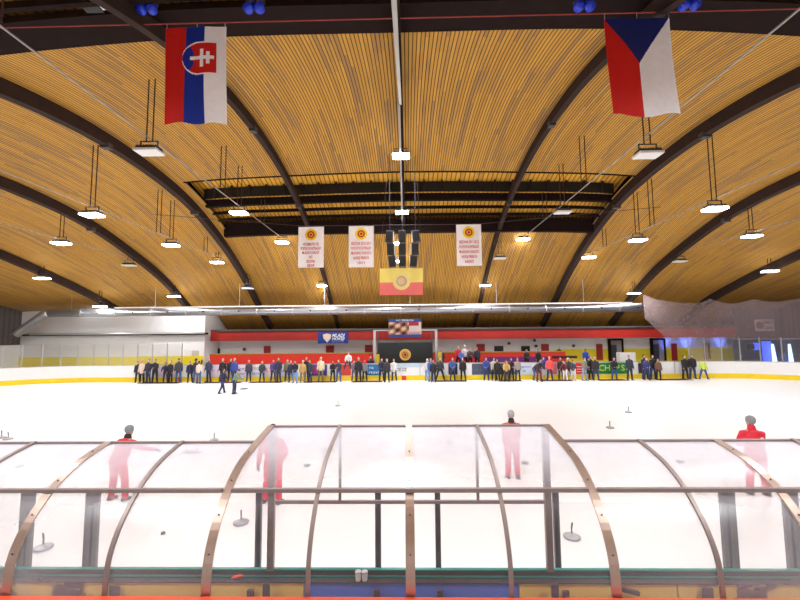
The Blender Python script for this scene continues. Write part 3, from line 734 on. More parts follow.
def yb_right(u):
    for i in range(60):
        y = 32.25-i*.1; x, _ = aty(u, 360, y)
        if x <= RX1-RR or (x-(RX1-RR))**2+(y-(RY1-RR))**2 <= (RR+.2)**2: return y
    return 28
topR = sag([(643, 294), (656, 299.5), (670, 301.5), (688, 303.5), (702, 302.5), (710, 299), (720, 302), (732, 304), (744, 302), (753, 299), (765, 301.5), (777, 302), (790, 300), (806, 298)], 3)
def zbr(u): return 2.98 if u > 664 else aty(u, 318+ (u-643)*.95 if u < 650 else 325+(u-650)*.95, 32.2)[1]
net(topR, yb_right, None, zbr, 'brownish safety net hanging in a scalloped line above the right corner glass', M['net'])
def yb_left(u):
    for i in range(80):
        y = 32.25-i*.1; x, _ = aty(u, 360, y)
        if x >= RX0+RR or (x-(RX0+RR))**2+(y-(RY1-RR))**2 <= (RR+.2)**2: return y
    return 26
topL = sag([(-6, 306), (20, 304), (60, 306), (90, 305), (110, 307), (135, 306), (158, 305)], 4)
net(topL, yb_left, None, lambda u: 2.95 if u < 148 else aty(u, 336-(u-148)*2.6, 32.2)[1], 'faint pale safety net hanging above the left corner glass', M['net_pale'])

# ================================================================ flags and banners
def painted(name, x0, x1, z0, z1, y, paint, mats, nx=60, nz=90, parent=None, wav=.04, seed=0, sway=0.0, thick=.006):
    """cloth with soft folds; paint(s, t) picks the colour for s from left, t from the top"""
    bm = bmesh.new(); V = []
    for i in range(nx+1):
        row = []
        for j in range(nz+1):
            s, t = i/nx, j/nz
            w = wav*(.3+t)*(math.sin(6.0*s+seed+1.5*t)+.5*math.sin(14*s+seed*2-2*t))
            row.append(bm.verts.new((x0+(x1-x0)*s+sway*t*t, y+w, z1-(z1-z0)*t+.03*math.sin(3.1*s*math.pi)*t*(wav > .03))))
        V.append(row)
    for i in range(nx):
        for j in range(nz):
            f = bm.faces.new((V[i][j], V[i][j+1], V[i+1][j+1], V[i+1][j])); f.material_index = paint((i+.5)/nx, (j+.5)/nz); f.smooth = True
    r = bmesh.ops.solidify(bm, geom=bm.faces[:], thickness=thick)
    o = obj(name, bm, mats, parent); return o
Rf, Bf, Wf, Yf = cmat((214, 44, 40)), cmat((40, 52, 130)), cmat((240, 238, 242)), cmat((240, 196, 40))
Bs = cmat((36, 66, 170))
# Slovak flag hung upright: white stripe to the right, shield turned with it
SA = (1.57, 2.56)
def slovak(s, t):
    base = 0 if s < .35 else (1 if s < .66 else 2)
    x = s*SA[0]; y = t*SA[1]                    # metres from the top left corner
    cx_, cy_ = .97, .84                         # shield centre, its top points right
    a = x-cx_; b = y-cy_                        # a: towards shield top, b: across
    hw = .40*(1 if a > -.10 else max(0, 1-((-.10-a)/.40)**1.8))**.5 if a > -.5 else 0
    if -.5 < a < .40 and abs(b) < hw+.04:
        if a > .36 or abs(b) > hw: return 2
        if abs(b) < .045 and -.30 < a < .30: return 2
        if abs(a-.16) < .04 and abs(b) < .16: return 2
        if abs(a-.0) < .045 and abs(b) < .23: return 2
        if a < -.20 and abs(a+.42) < .22-.5*abs(abs(b)-.12) : return 1
        return 0
    return base
def cable(name, u0, v0, u1, v1, y, label, th=.012, m=None):
    xa, za = aty(u0, v0, y); xb, zb = aty(u1, v1, y); bm = bmesh.new(); tube(bm, [(xa, y, (za+zb)/2), (xb, y, (za+zb)/2)], [th, th], 6, False)
    return tag(obj(name, bm, m or M['wire']), label, 'cable'), (za+zb)/2
YF = 9.5
redcab = mat('red_steel_cable', (.30, .03, .02), .5)
zc = 11.66
bm = bmesh.new(); tube(bm, [(-12.2, YF, zc), (12.2, YF, zc)], [.016, .016], 6, False)
tag(obj('flag_cable', bm, redcab), 'thin red cable stretched under the ceiling holding the two national flags', 'cable')
def hooks(parent, xs, z0, z1, y):
    for x in xs:
        bm = bmesh.new(); tube(bm, [(x, y, z0), (x, y, z1)], [.012, .012], 6, False); obj('hook', bm, M['steel'], parent)
f = painted('national_flag', -6.12, -4.55, 8.99, 11.55, YF, slovak, [Rf, Bs, Wf], 90, 140, seed=1, sway=.06)
tag(f, 'red, blue and white striped flag with a double cross shield, hanging upright at upper left', 'flag'); hooks(f, (-6.08, -5.3, -4.58), 11.54, 11.65, YF)
def czech(s, t):
    if t < .46 and abs(s-.5) < .5*(1-t/.46): return 1
    return 0 if s < .5 else 2
f = painted('national_flag', 4.98, 6.60, 8.98, 11.52, YF, czech, [Rf, Bf, Wf], 90, 140, seed=3.2, sway=.07)
tag(f, 'flag with a blue wedge over red and white halves, hanging upright at upper right', 'flag'); hooks(f, (5.0, 5.8, 6.58), 11.5, 11.65, YF)

YN = 20.0
bm = bmesh.new(); tube(bm, [(-13.1, YN, 9.95), (-5.5, YN, 9.24), (-3, YN, 9.22), (2.5, YN, 9.2), (3.8, YN, 9.22), (12.8, YN, 9.95)], [.014]*6, 6, False)
tag(obj('banner_cable', bm, M['wire']), 'thin cable spanning the hall that holds the three white banners', 'cable')
lines = [['VICEMISTR CR', 'POSTUP DO EXTRALIGY', 'MLADSI DOROST', 'HC', 'SEZONA', '08/09'], ['SEZONA 2010-2011', 'POSTUP DO EXTRALIGY', 'MLADSIHO DOROSTU', 'HOKEJ PREROV', '10/11'], ['SEZONA 2011-2012', 'POSTUP DO EXTRALIGY', 'MLADSIHO DOROSTU', 'HOKEJ PREROV', 'KADETI']]
def banner(x0, x1, z0, z1, ls, label, seed):
    f = painted('championship_banner', x0, x1, z0, z1, YN, lambda s, t: 0, [cmat((250, 246, 246))], 14, 20, wav=.012, seed=seed)
    tag(f, label, 'banner', 'white championship banners'); cx_ = (x0+x1)/2; zc_ = z1-.42
    for nm, r, ri, c in (('crest_ring', .30, .19, (246, 206, 40)), ('crest_band', .19, .12, (170, 30, 24)), ('crest_core', .12, 0, (244, 170, 60))):
        bm = bmesh.new(); disc(bm, (cx_, zc_), r, YN-.045, YN-.03, r_in=ri); obj(nm, bm, cmat(c, .5), f)
    bm = bmesh.new(); disc(bm, (cx_+.0, zc_), .07, YN-.05, YN-.046, 5); obj('crest_mark', bm, cmat((120, 30, 30), .5), f)
    for k, s in enumerate(ls):
        w = min(1.0, .062*len(s)+.05)*(x1-x0)/1.27
        text('lettering', s, .2, cmat((205, 38, 60), .5), f, (cx_, YN-.045, z1-.92-k*(.25 if len(ls) < 6 else .22)), width=w, bold=.004)
    return f
banner(-5.55, -4.24, 7.07, 9.18, lines[0], 'white banner with round yellow crest and red lettering, leftmost of the three', 0)
banner(-2.97, -1.69, 7.05, 9.19, lines[1], 'white banner with yellow crest hanging just left of the loudspeakers', 2)
banner(2.50, 3.76, 7.06, 9.19, lines[2], 'white banner with yellow crest hanging alone right of the loudspeakers', 4)
# club flag
yl, pk = cmat((250, 236, 150)), cmat((240, 150, 146))  # pale tones put the light shining through the cloth into its colour
f = painted('club_flag', -1.40, .78, 5.62, 6.98, YN, lambda s, t: 0 if t < .52 else 1, [yl, pk], 40, 40, wav=.02, seed=1)
tag(f, 'wide flag, yellow over pinkish red with a round crest, hanging below the loudspeakers', 'flag')
for nm, r, ri, c in (('crest_ring', .45, .27, (248, 232, 140)), ('crest_band', .27, .18, (206, 170, 170)), ('crest_core', .18, .06, (240, 210, 160))):
    bm = bmesh.new(); disc(bm, (-.30, 6.32), r, YN-.07, YN-.05, r_in=ri); obj(nm, bm, cmat(c, .5), f)
for x in (-1.3, .7):
    bm = bmesh.new(); tube(bm, [(x, YN, 6.97), (x, YN+.08, 8.4), (x*.7, YN+.1, 12.9)], [.006]*3, 6, False); obj('hanging_cord', bm, M['wire'], f)
# loudspeaker columns
for px_, tilt, w in ((390, -1, 'left'), (402.3, 0, 'middle'), (415.5, 1, 'right')):
    x, _ = aty(px_, 240, YN+.6)
    t = thing('loudspeaker_column', 'hanging column of three dark loudspeakers under the ridge, %s of the three' % w, 'loudspeaker', (x, YN+.6, 9.05), 0, 'loudspeaker columns')
    for k in range(3):
        z = -.02-k*.66; xx = tilt*(-.05*(k-1)**2+.08*(k == 0)-.03*k)
        bm = bmesh.new()
        vs = box(bm, xx-.19, xx+.19, -.22, .22, z-.58, z)
        bmesh.ops.rotate(bm, verts=vs, cent=(xx, 0, z-.29), matrix=Matrix.Rotation(tilt*R(7*(k-1)), 3, 'Y'))
        me = bake(bm, 'cabinet', bevel=.02); c = link('cabinet', me, M['dgrey'], t)
        g = bmesh.new(); box(g, xx-.15, xx+.15, -.245, -.222, z-.53, z-.05); obj('grille', g, M['black'], c)
        if tilt:
            g = bmesh.new(); sx = xx-tilt*.215; box(g, sx-.02, sx+.02, -.15, .15, z-.55, z-.03); obj('white_side', g, M['white'], c)
    bm = bmesh.new(); bar(bm, (0, 0, 0), (0, 0, roof(x, YN+.6)-9.07), .02); box(bm, -.2, .2, -.05, .05, -.02, .03); obj('hanger', bm, M['dgrey'], t)
# picture banner over the screen
x0, z1 = aty(388.5, 319, 30.0); x1, z0 = aty(421.5, 337, 30.0)
def pic(s, t):
    if t < .17 or t > .84: return 0
    if s > .62: return (2 if (t < .38 and s < .93) else (3 if t > .7 else 1)) if s < .97 else 1
    k = math.sin(s*17)*math.cos(t*13+s*5)
    return 4 if k > .45 else (5 if k > -.1 else (6 if k > -.6 else 1))
f = painted('picture_banner', x0, x1, z0, z1, 30.0, pic, [cmat((58, 88, 160)), cmat((226, 216, 210)), cmat((196, 60, 72)), cmat((206, 170, 180)), cmat((70, 50, 52)), cmat((170, 110, 84)), cmat((214, 176, 130))], 50, 34, wav=.02)
tag(f, 'picture banner with blue top and bottom bands hanging in front of the red fascia', 'banner')
text('lettering', 'HC PREROV', .2, cmat((220, 230, 245), .5), f, ((x0+x1)/2, 29.94, z1-.12), width=1.3)
for x in (x0+.1, x1-.1):
    bm = bmesh.new(); tube(bm, [(x, 30, z1-.01), (x, 30, roof(x, 30)-.03)], [.012, .012], 6, False); obj('hanging_cord', bm, M['wire'], f)
# blue banner on the fascia
x0, z1 = aty(318, 332.3, 36.35); x1, z0 = aty(348.2, 343.3, 36.35)
f = tag(obj('blue_banner', bbox(x0, x1, 36.28, 36.38, z0, z1), cmat((28, 58, 140))), 'blue banner with pale shield and white slanted lettering on the red fascia', 'banner')
cx_ = x0+.85; cz_ = (z0+z1)/2
bm = bmesh.new(); a = [bm.verts.new((cx_+p, 36.26, cz_+q)) for p, q in ((-.38, .3), (0, .4), (.38, .3), (.33, -.05), (0, -.42), (-.33, -.05))]; bm.faces.new(a)
r = bmesh.ops.extrude_face_region(bm, geom=bm.faces[:]); bmesh.ops.translate(bm, verts=[v for v in r['geom'] if isinstance(v, bmesh.types.BMVert)], vec=(0, .018, 0))
obj('shield', bm, cmat((226, 206, 190), .5), f)
text('lettering', 'MLADI', .42, cmat((238, 240, 250), .5), f, (x0+1.85, 36.26, cz_+.2), width=1.15, shear=.25, bold=.01)
text('lettering', 'HOKEJI', .36, cmat((238, 240, 250), .5), f, (x0+1.85, 36.26, cz_-.1), width=1.15, shear=.25, bold=.01)
text('lettering', 'sportovni klub', .18, cmat((150, 170, 225), .5), f, (x0+1.85, 36.26, cz_-.36), width=1.1)
# sign on the right end, fixed to the brown sheet wall
x0, z1 = aty(755, 319.5, 36.3); x1, z0 = aty(774.5, 331, 36.3)
t = tag(obj('wall_sign', bbox(x0, x1, 36.3, 36.38, z0, z1), cmat((236, 212, 206))), 'pale rectangular sign with a brown crest and two dark lines on the brown sheet wall', 'sign')
W_ = x1-x0; zm_ = (z0+z1)/2
bm = bmesh.new(); disc(bm, (x0+W_*.22, zm_), .34, 36.27, 36.298, 8); obj('crest', bm, cmat((130, 92, 80)), t)
for dz, s in ((.24, 'ZIMNI'), (-.24, 'STADION')):
    text('lettering', s, .40, cmat((66, 50, 90), .5), t, (x0+W_*.66, 36.285, zm_+dz), width=W_*.54, bold=.012)

# ---------------------------------------------------------------- overhead truss pipe with stage gear
bm = bmesh.new(); tube(bm, [(-12.3, 9.2, 12.16), (0, 9.2, 12.38), (12.3, 9.2, 12.16)], [.035]*3, 8, False)
tag(obj('lighting_pipe', bm, M['steel'], smooth=True), 'thin grey pipe at the very top carrying the blue spotlights', 'pipe')
for u, v, w in ((148.5, 5, 'leftmost, above the striped flag'), (255, 4, 'second from the left'), (583, 2, 'third, left of the flag with the blue wedge'), (687, 1, 'rightmost')):
    x, z = aty(u, v, 9.2)
    t = thing('blue_spotlight', 'blue twin spotlight on the overhead pipe, '+w, 'spotlight', (x, 9.2, z), 0, 'blue spotlights')
    for s in (-.12, .12):
        bm = bmesh.new(); tube(bm, [(s*.7, .12, .16), (s, -.02, -.06), (s*1.2, -.08, -.2)], [.085, .10, .125], 16, False); obj('lamp_can', bm, M['blue_fix'], t, smooth=True)
    bm = bmesh.new(); bar(bm, (-.22, .02, .0), (-.22, .02, .25), .03); bar(bm, (.22, .02, 0), (.22, .02, .25), .03); bar(bm, (-.23, .02, .25), (.23, .02, .25), .03); bar(bm, (0, .02, .25), (0, .02, .33), .05); obj('yoke', bm, M['dgrey'], t)
x, z = aty(90, 3, 9.2)
t = thing('effect_projector', 'black and white projector hanging at the top left corner region', 'projector', (x, 9.2, z))
bm = bmesh.new(); box(bm, -.22, .22, -.2, .2, -.1, .1); obj('body', bm, M['black'], t)
bm = bmesh.new(); tube(bm, [(-.2, -.05, 0), (-.42, -.1, 0)], [.09, .11], 14, False); obj('lens', bm, M['steel'], t)
bm = bmesh.new(); box(bm, .22, .44, -.15, .15, -.07, .09); obj('power_box', bm, M['white'], t)
bm = bmesh.new(); bar(bm, (0, 0, .1), (0, 0, .25), .05); obj('clamp', bm, M['dgrey'], t)
# ================================================================ near side: bench canopy, boards, rail
PROF = [(2.90, 1.78), (2.90, 1.92), (2.92, 2.13), (2.98, 2.27), (3.07, 2.39), (3.19, 2.50), (3.33, 2.59), (3.52, 2.665), (3.82, 2.73)]
PROFC = PROF[:-1] + [(3.82, 2.725), (4.20, 2.785)]
canopy = {}
def rib(parent, x, w, th, prof, m, name, bolts=False):
    bm = bmesh.new(); sweep(bm, [(x, y, z) for y, z in prof], w, th)
    o = obj(name, bm, m, parent)
    if bolts:
        for k in range(2, len(prof)-1, 5):
            y, z = prof[k]; b = bmesh.new(); d = Vector((0, prof[k+1][0]-prof[k-1][0], prof[k+1][1]-prof[k-1][1])).normalized(); nn = Vector((0, -d.z, d.y))
            c = Vector((x, y, z))+nn*(th/2); tube(b, [c, c+nn*.008], [.006, .006], 8, False); obj('bolt', b, M['dgrey'], o)
def smoothprof(p):
    out = []
    for i in range(len(p)-1):
        for k in range(3):
            t = k/3; q = [p[max(i-1, 0)], p[i], p[i+1], p[min(i+2, len(p)-1)]]
            out.append(tuple(.5*(2*q[1][a]+(q[2][a]-q[0][a])*t+(2*q[0][a]-5*q[1][a]+4*q[2][a]-q[3][a])*t*t+(3*q[1][a]-q[0][a]-3*q[2][a]+q[3][a])*t**3) for a in (0, 1)))
    return out+[p[-1]]
PS, PC = smoothprof(PROF), smoothprof(PROFC)
def sheet(parent, x0, x1, prof):
    bm = bmesh.new(); A = [bm.verts.new((x0, y+.012, z-.012)) for y, z in prof]; B = [bm.verts.new((x1, y+.012, z-.012)) for y, z in prof]
    for i in range(len(prof)-1): bm.faces.new((A[i], B[i], B[i+1], A[i+1]))
    obj('clear_sheet', bm, M['poly'], parent, smooth=True)
wide = (-2.83, -1.42, 0, 1.40, 2.81); thin = (-4.25, -3.54, -2.13, -.71, .69, 2.11, 3.5, 4.2)
secs = [('left', (-4.25, -1.42), PS), ('centre', (-1.42, 1.40), PC), ('right', (1.40, 4.9), PS)]
for nm, (a, b), prof in secs:
    lab = {'left': 'lower left section of the curved clear bench canopy with metal ribs', 'centre': 'taller middle section of the curved clear bench canopy, above the blue panel',
           'right': 'lower right section of the curved clear bench canopy with metal ribs'}[nm]
    t = thing('bench_canopy', lab, 'canopy', (0, 0, 0), 0, 'players bench canopies')
    xs = sorted(x for x in wide+thin+((-4.96,) if nm == 'left' else ()) + ((4.9,) if nm == 'right' else ()) if a-.01 <= x <= b+.01 or (nm == 'left' and x < a))
    for x in xs:
        if nm != 'centre' and abs(abs(x)-1.41) < .03: continue
        w_ = x in wide
        rib(t, x, .066 if w_ else .03, .012 if w_ else .02, prof, M['alu'] if w_ else M['alu_dull'], 'wide_rib' if w_ else 'thin_rib', w_)
    X0, X1 = xs[0], xs[-1]
    for x0, x1 in zip(xs, xs[1:]): sheet(t, x0+(.036 if nm == 'right' and x0 == xs[0] else .004), x1-(.036 if nm == 'left' and x1 == xs[-1] else .004), prof)
    for (y, z), nme in (((3.19, 2.535), 'middle_rail'), (prof[-1], 'top_rail')):
        bm = bmesh.new(); box(bm, X0+.036, X1-.036, y-.012, y+.022, z-.028, z); obj(nme, bm, M['alu_dull'], t)
    if nm == 'centre':
        for x in (-1.41, 1.39):
            bm = bmesh.new(); box(bm, x-.032, x+.032, 4.19, 4.24, 1.36, 2.77); obj('front_post', bm, M['alu_dull'], t)
            bm = bmesh.new(); box(bm, x-.032, x+.032, 4.085, 4.115, .1, 1.30); obj('lower_post', bm, M['post'], t)
        for x in (-.71, .69):
            bm = bmesh.new(); box(bm, x-.013, x+.013, 4.2, 4.23, 2.04, 2.765); obj('front_mullion', bm, M['alu_dull'], t)
        bm = bmesh.new(); box(bm, -1.37, 1.35, 4.2, 4.23, 2.005, 2.035); obj('front_rail', bm, M['alu_dull'], t)
    else:
        x = X0 if nm == 'left' else X1
# near boards
nb = thing('near_boards', 'near rink boards seen from behind, yellow and blue inner panels under a teal edged cap', 'rink boards', (0, 4.2, 0))
def npart(name, bm, m, label=None):
    o = obj(name, bm, m, nb); o.matrix_parent_inverse = Matrix.Translation((0, -4.2, 0)); tag(o, label)
npart('board_core', bbox(-6, 6, 4.22, 4.28, 0, 1.262), M['board_white'])
npart('cap', bbox(-6, 6, 4.17, 4.30, 1.262, 1.275), M['capgrey'], 'dark grey cap')
npart('glass_channel', bbox(-6, 6, 4.235, 4.265, 1.275, 1.345), M['capgrey'])
npart('teal_edge', bbox(-6, 6, 4.232, 4.268, 1.345, 1.357), M['teal'], 'teal glass edge')
npart('teal_edge', bbox(-6, 6, 4.226, 4.2345, 1.285, 1.30), M['teal'], 'teal glass edge')
npart('cap_lip', bbox(-6, 6, 4.16, 4.17, 1.264, 1.275), M['capgrey'])
ya, xb_, xc_ = 4.20, aty(304, 590, 4.2)[0], aty(518, 590, 4.2)[0]
def ipanel(x0, x1, m, lab):
    bm = bmesh.new(); box(bm, x0, x1, 4.18, 4.20, .1, 1.258); npart('inner_panel', bm, m, lab)
ipanel(-6, -3.0, M['bench_yellow'], 'yellow inner panel'); ipanel(-2.985, xb_, M['bench_yellow'], 'yellow inner panel'); ipanel(xb_+.01, xc_, M['bench_blue'], 'blue inner panel')
ipanel(xc_+.01, 2.6, M['bench_yellow'], 'yellow inner panel'); ipanel(2.615, 6, M['bench_yellow'], 'yellow inner panel')
posts = [(28, .135), (93, .14), (259, .06), (378, .06), (437.5, .055), (555.5, .06), (727, .145), (790, .145)]
wd_ = {28: 'leftmost wide scratched', 93: 'second wide scratched', 259: 'slim post left of the middle canopy front', 378: 'slim post left of the centre rib', 437.5: 'slim post right of the centre rib', 555.5: 'slim post right of the middle canopy front', 727: 'wide scratched post inside the right canopy', 790: 'rightmost wide scratched'}
for u, w in posts:
    x = aty(u, 500, 4.32)[0]
    lab = 'dark grey '+wd_[u]+(' post' if 'post' not in wd_[u] else '')+' at the near boards'
    t = tag(obj('board_post', bbox(x-w/2, x+w/2, 4.305, 4.34, 0, 2.08), M['post']), lab, 'post', 'posts on the near boards')
    bm = bmesh.new(); box(bm, x-w/2, x+w/2, 4.12, 4.148, .1, 1.22); obj('lower_post', bm, M['post'], t)
for u, w in ((57, .115), (113, .10), (709, .10), (762, .11)):
    x = aty(u, 590, 4.12)[0]; lab = {57: 'left', 113: 'left, beside the thin rib', 709: 'right, beside the thin rib', 762: 'far right'}[u]
    npart('bench_support', bbox(x-w/2, x+w/2, 4.13, 4.149, .1, 1.25), M['post'])
for u0, u1, v0, v1 in ((64, 82, 583, 588), (66, 72, 586, 594), (738, 752, 584, 587), (740, 748, 588, 592), (768, 776, 585, 589)):
    xa, za = aty(u0, v0, 4.16); xb, zb = aty(u1, v1, 4.16); npart('gate_latch', bbox(xa, xb, 4.155, 4.179, zb, za), M['dgrey'])
# glass between the outer posts
def bp(u): return aty(u, 500, 4.25)[0]
gl = thing('near_board_glass', 'clear glass panes standing in the teal channel on the near boards', 'glass barrier', (0, 4.25, 1.357))
for a, b in ((-5.9, bp(28)), (bp(28), bp(93)), (bp(93), bp(259)), (bp(259), bp(378)), (bp(378), bp(437.5)), (bp(437.5), bp(555.5)), (bp(555.5), bp(727)), (bp(727), bp(790)), (bp(790), 5.9)):
    bm = bmesh.new(); box(bm, a+.02, b-.02, -.006, .006, 0, .64); obj('pane', bm, M['glass'], gl)
# red rail in front of everything
tag(obj('red_railing', bbox(-4.4, 4.4, 2.78, 2.878, 1.60, 1.937), M['red_rail']), 'orange red rail along the very bottom of the view', 'railing')
tag(obj('stand_wall', bbox(-5.5, 5.5, 2.74, 2.88, -.03, 1.6), M['ground']), 'concrete parapet carrying the orange red rail', 'parapet')
# small things on the cap
for u, w in ((358.3, 'left'), (364.7, 'right')):
    x, z = aty(u, 582, 4.2); bm = bmesh.new(); tube(bm, [(0, 0, .0), (0, 0, .075)], [.026, .031], 14, False); me = bake(bm, 'paper_cup')
    c = tag(link('paper_cup', me, M['white'], loc=(x, 4.195, 1.277)), 'small white cup on the near board cap, %s of the pair' % w, 'cup', 'white cups')
    bm = bmesh.new(); tube(bm, [(0, 0, .075), (0, 0, .083)], [.033, .033], 14, False); obj('lid', bm, M['steel'], c)
x, _ = aty(236, 575, 4.18); bm = bmesh.new(); tube(bm, [(-.05, 0, .0), (-.015, .0, .01), (.025, .0, .02), (.055, .01, .015)], [(.008, .012), (.018, .014), (.016, .012), (.007, .008)], 10)
tag(obj('red_glove', bm, M['red_rail'], loc=(x, 4.205, 1.287), smooth=True), 'small red glove lying on the board cap left of the middle canopy', 'glove')
x, _ = aty(628, 581, 4.12); bm = bmesh.new(); bar(bm, (-.1, 0, .03), (.1, 0, -.02), .035); bmesh.ops.translate(bm, verts=bm.verts[:], vec=(x, 4.125, 1.222)); npart('handle', bm, M['dgrey'])

# ================================================================ ice stocks
def make_stock():
    t = thing('ice_stock', 'x', 'ice stock', (0, 0, 0), 0, 'ice stocks on the ice')
    bm = bmesh.new(); prof = [(0, 0), (.135, 0), (.145, .012), (.145, .03), (.12, .05), (.06, .062), (.035, .085), (0, .09)]
    n = 20; rings = [[bm.verts.new((r*math.cos(2*math.pi*k/n), r*math.sin(2*math.pi*k/n), z)) for k in range(n)] for r, z in prof[1:-1]]
    for A, B in zip(rings, rings[1:]):
        for k in range(n): bm.faces.new((A[k], A[(k+1) % n], B[(k+1) % n], B[k]))
    bm.faces.new(rings[0][::-1]); bm.faces.new(rings[-1]); obj('body', bm, M['stone'], t, smooth=True)
    bm = bmesh.new(); tube(bm, [(0, 0, .08), (0, 0, .16), (-.008, 0, .22), (-.02, 0, .26)], [.014, .013, .017, .014], 10); obj('handle', bm, M['dgrey'], t, smooth=True)
    bm = bmesh.new(); tube(bm, [(0, 0, .028), (0, 0, .034)], [.147, .147], 20, False); obj('rubber_ring', bm, M['black'], t)
    return t
def copy_tree(o, parent=None, root=True):
    c = o.copy(); COL.objects.link(c)
    if parent: c.parent = parent
    for ch in list(o.children): copy_tree(ch, c)
    return c
stk = [(43, 549, 'large dim ice stock seen through the left canopy between the two wide posts'), (241, 523.5, 'ice stock seen through the canopy left of the slim post'),
       (572, 538, 'ice stock seen through the right canopy beside the curved wide rib'), (187, 452.5, 'ice stock just inside the top of the left canopy, left of a pair'),
       (196.5, 452.5, 'ice stock just inside the top of the left canopy, right of a pair'), (214, 440.5, 'ice stock standing right behind the top rail of the left canopy'),
       (324, 450.5, 'ice stock seen through the middle canopy at its left mullion'), (449.5, 443.5, 'ice stock seen through the middle canopy right of the centre rib'),
       (610, 428, 'dark ice stock nearest to the right canopy rail on open ice'), (628.5, 412.5, 'pale distant ice stock on open ice, right of the dark one'),
       (338, 406, 'tiny pale ice stock alone in the middle of the ice'), (1.5, 438, 'dark ice stock at the left edge of the picture'), (8, 439.5, 'second dark ice stock at the left edge of the picture')]
s0 = make_stock(); first = True
for i, (u, v, w) in enumerate(stk):
    o = s0 if first else copy_tree(s0); first = False
    x, y = atz(u, v, 0); o.location = (x, y, 0); o.rotation_euler = (0, 0, i*1.7); o['label'] = w
def make_puck(u, v, w, r=.14):
    x, y = atz(u, v, 0); bm = bmesh.new(); tube(bm, [(0, 0, 0), (0, 0, .035)], [r, r*.92], 20, False)
    tag(obj('target_disc', bm, M['dgrey'], loc=(x, y, 0)), w, 'disc', 'flat discs on the ice')
make_puck(244, 389, 'flat dark disc on the ice right of the two walking persons', .26)
make_puck(20, 467, 'small flat grey disc on the ice seen through the left canopy', .09); make_puck(307, 466, 'small flat grey disc on the ice seen through the middle canopy, left', .09)
make_puck(525, 463.5, 'small flat grey disc on the ice beside the person in the grey hat', .1); make_puck(680, 462, 'small flat grey disc on the ice seen through the right canopy', .09)
make_puck(163, 534, 'tiny grey disc on the ice seen through the left canopy, lower', .04)

# dark mats edged on the ice in front of the far boards
mats_ = [(139, 178), (201, 240), (249, 281), (304, 336), (352, 382), (435, 467), (500, 522), (541, 573), (600, 628), (658, 692)]
mat_x = []
for k, (u0, u1) in enumerate(mats_):
    xa = aty(u0, 381, 31.0)[0]; xb = aty(u1, 381, 31.0)[0]; mat_x.append((xa, xb))
    t = tag(obj('rubber_mat', bbox(xa, xb, 30.85, 31.75, 0.001, .012), M['rubber']), 'dark strip mat on the ice before the far boards, number %s from the left' % ['one', 'two', 'three', 'four', 'five', 'six', 'seven', 'eight', 'nine', 'ten'][k], 'mat', 'dark mats at the far boards')
    obj('mat_edge', bbox(xa, xb, 30.81, 30.85, 0.001, .03), cmat((120, 60, 62)), t)
# ================================================================ people
def pose_joints(P):
    """joint positions for a figure 1.75 m tall that faces -Y; angles in degrees"""
    J = {}
    lean = R(P.get('lean', 0)); side = R(P.get('side', 0))
    pel = Vector((0, 0, .93))
    up = Vector((math.sin(side), -math.sin(lean), math.cos(lean)*math.cos(side))).normalized()
    J['pel'] = pel; J['up'] = up
    J['waist'] = pel+up*.14; up2 = (up+Vector((0, -.10*math.sin(lean), 0))).normalized()
    J['chest'] = J['waist']+up2*.17; J['sh'] = J['chest']+up2*.15; J['neck'] = J['sh']+up2*.06
    nod = R(P.get('nod', 0))+lean*.45; tt = R(P.get('turn', 0))
    hd = Vector((math.sin(side)*.4, -math.sin(nod), math.cos(nod))).normalized(); J['hd'] = hd
    J['head'] = J['neck']+hd*.155+Vector((0, -.02, 0)); J['turn'] = tt
    for s, k in ((-1, 'R'), (1, 'L')):      # L is +X
        fa, ab, kn = P.get('leg'+k, (0, 4, 2))
        h = pel+Vector((s*.095, 0, -.02)); fa, ab, kn = R(fa), R(ab), R(kn)
        d = Vector((s*math.sin(ab), -math.sin(fa)*math.cos(ab), -math.cos(fa)*math.cos(ab)))
        f2 = fa-kn; d2 = Vector((s*math.sin(ab), -math.sin(f2)*math.cos(ab), -math.cos(f2)*math.cos(ab)))
        J['hip'+k] = h; J['kn'+k] = h+d*.43; J['an'+k] = J['kn'+k]+d2*.40
        pf, pa, el, inn = P.get('arm'+k, (4, 9, 12, 0)); pf, pa, el, inn = R(pf)+lean*.6, R(pa), R(el), R(inn)
        S = J['sh']+Vector((s*.178, 0, -.045)); J['S'+k] = S
        a = Vector((s*math.sin(pa), -math.sin(pf)*math.cos(pa), -math.cos(pf)*math.cos(pa)))
        g = pf+el; b = Vector((s*(math.sin(pa)*.6)-s*math.sin(inn), -math.sin(g)*math.cos(inn), -math.cos(g)*math.cos(inn))).normalized()
        J['E'+k] = S+a*.29; J['W'+k] = J['E'+k]+b*.25; J['fd'+k] = b
    g = min(J['anR'].z, J['anL'].z)-.085
    if not P.get('sit'):
        for k, v in J.items():
            if isinstance(v, Vector) and k not in ('up', 'hd', 'fdR', 'fdL'): v.z -= g
    return J
def foot_pts(J, k):
    a = J['an'+k]; s = 1 if k == 'L' else -1
    return [a+Vector((0, .05, -.045)), a+Vector((s*.006, -.03, -.05)), a+Vector((s*.015, -.10, -.06)), a+Vector((s*.02, -.165, -.063))]
def lerp(a, b, t): return a+(b-a)*t
def head_rot(J):
    hd = J['hd']; q = Vector((0, 0, 1)).rotation_difference(hd).to_matrix(); return q @ Matrix.Rotation(J['turn'], 3, 'Z')
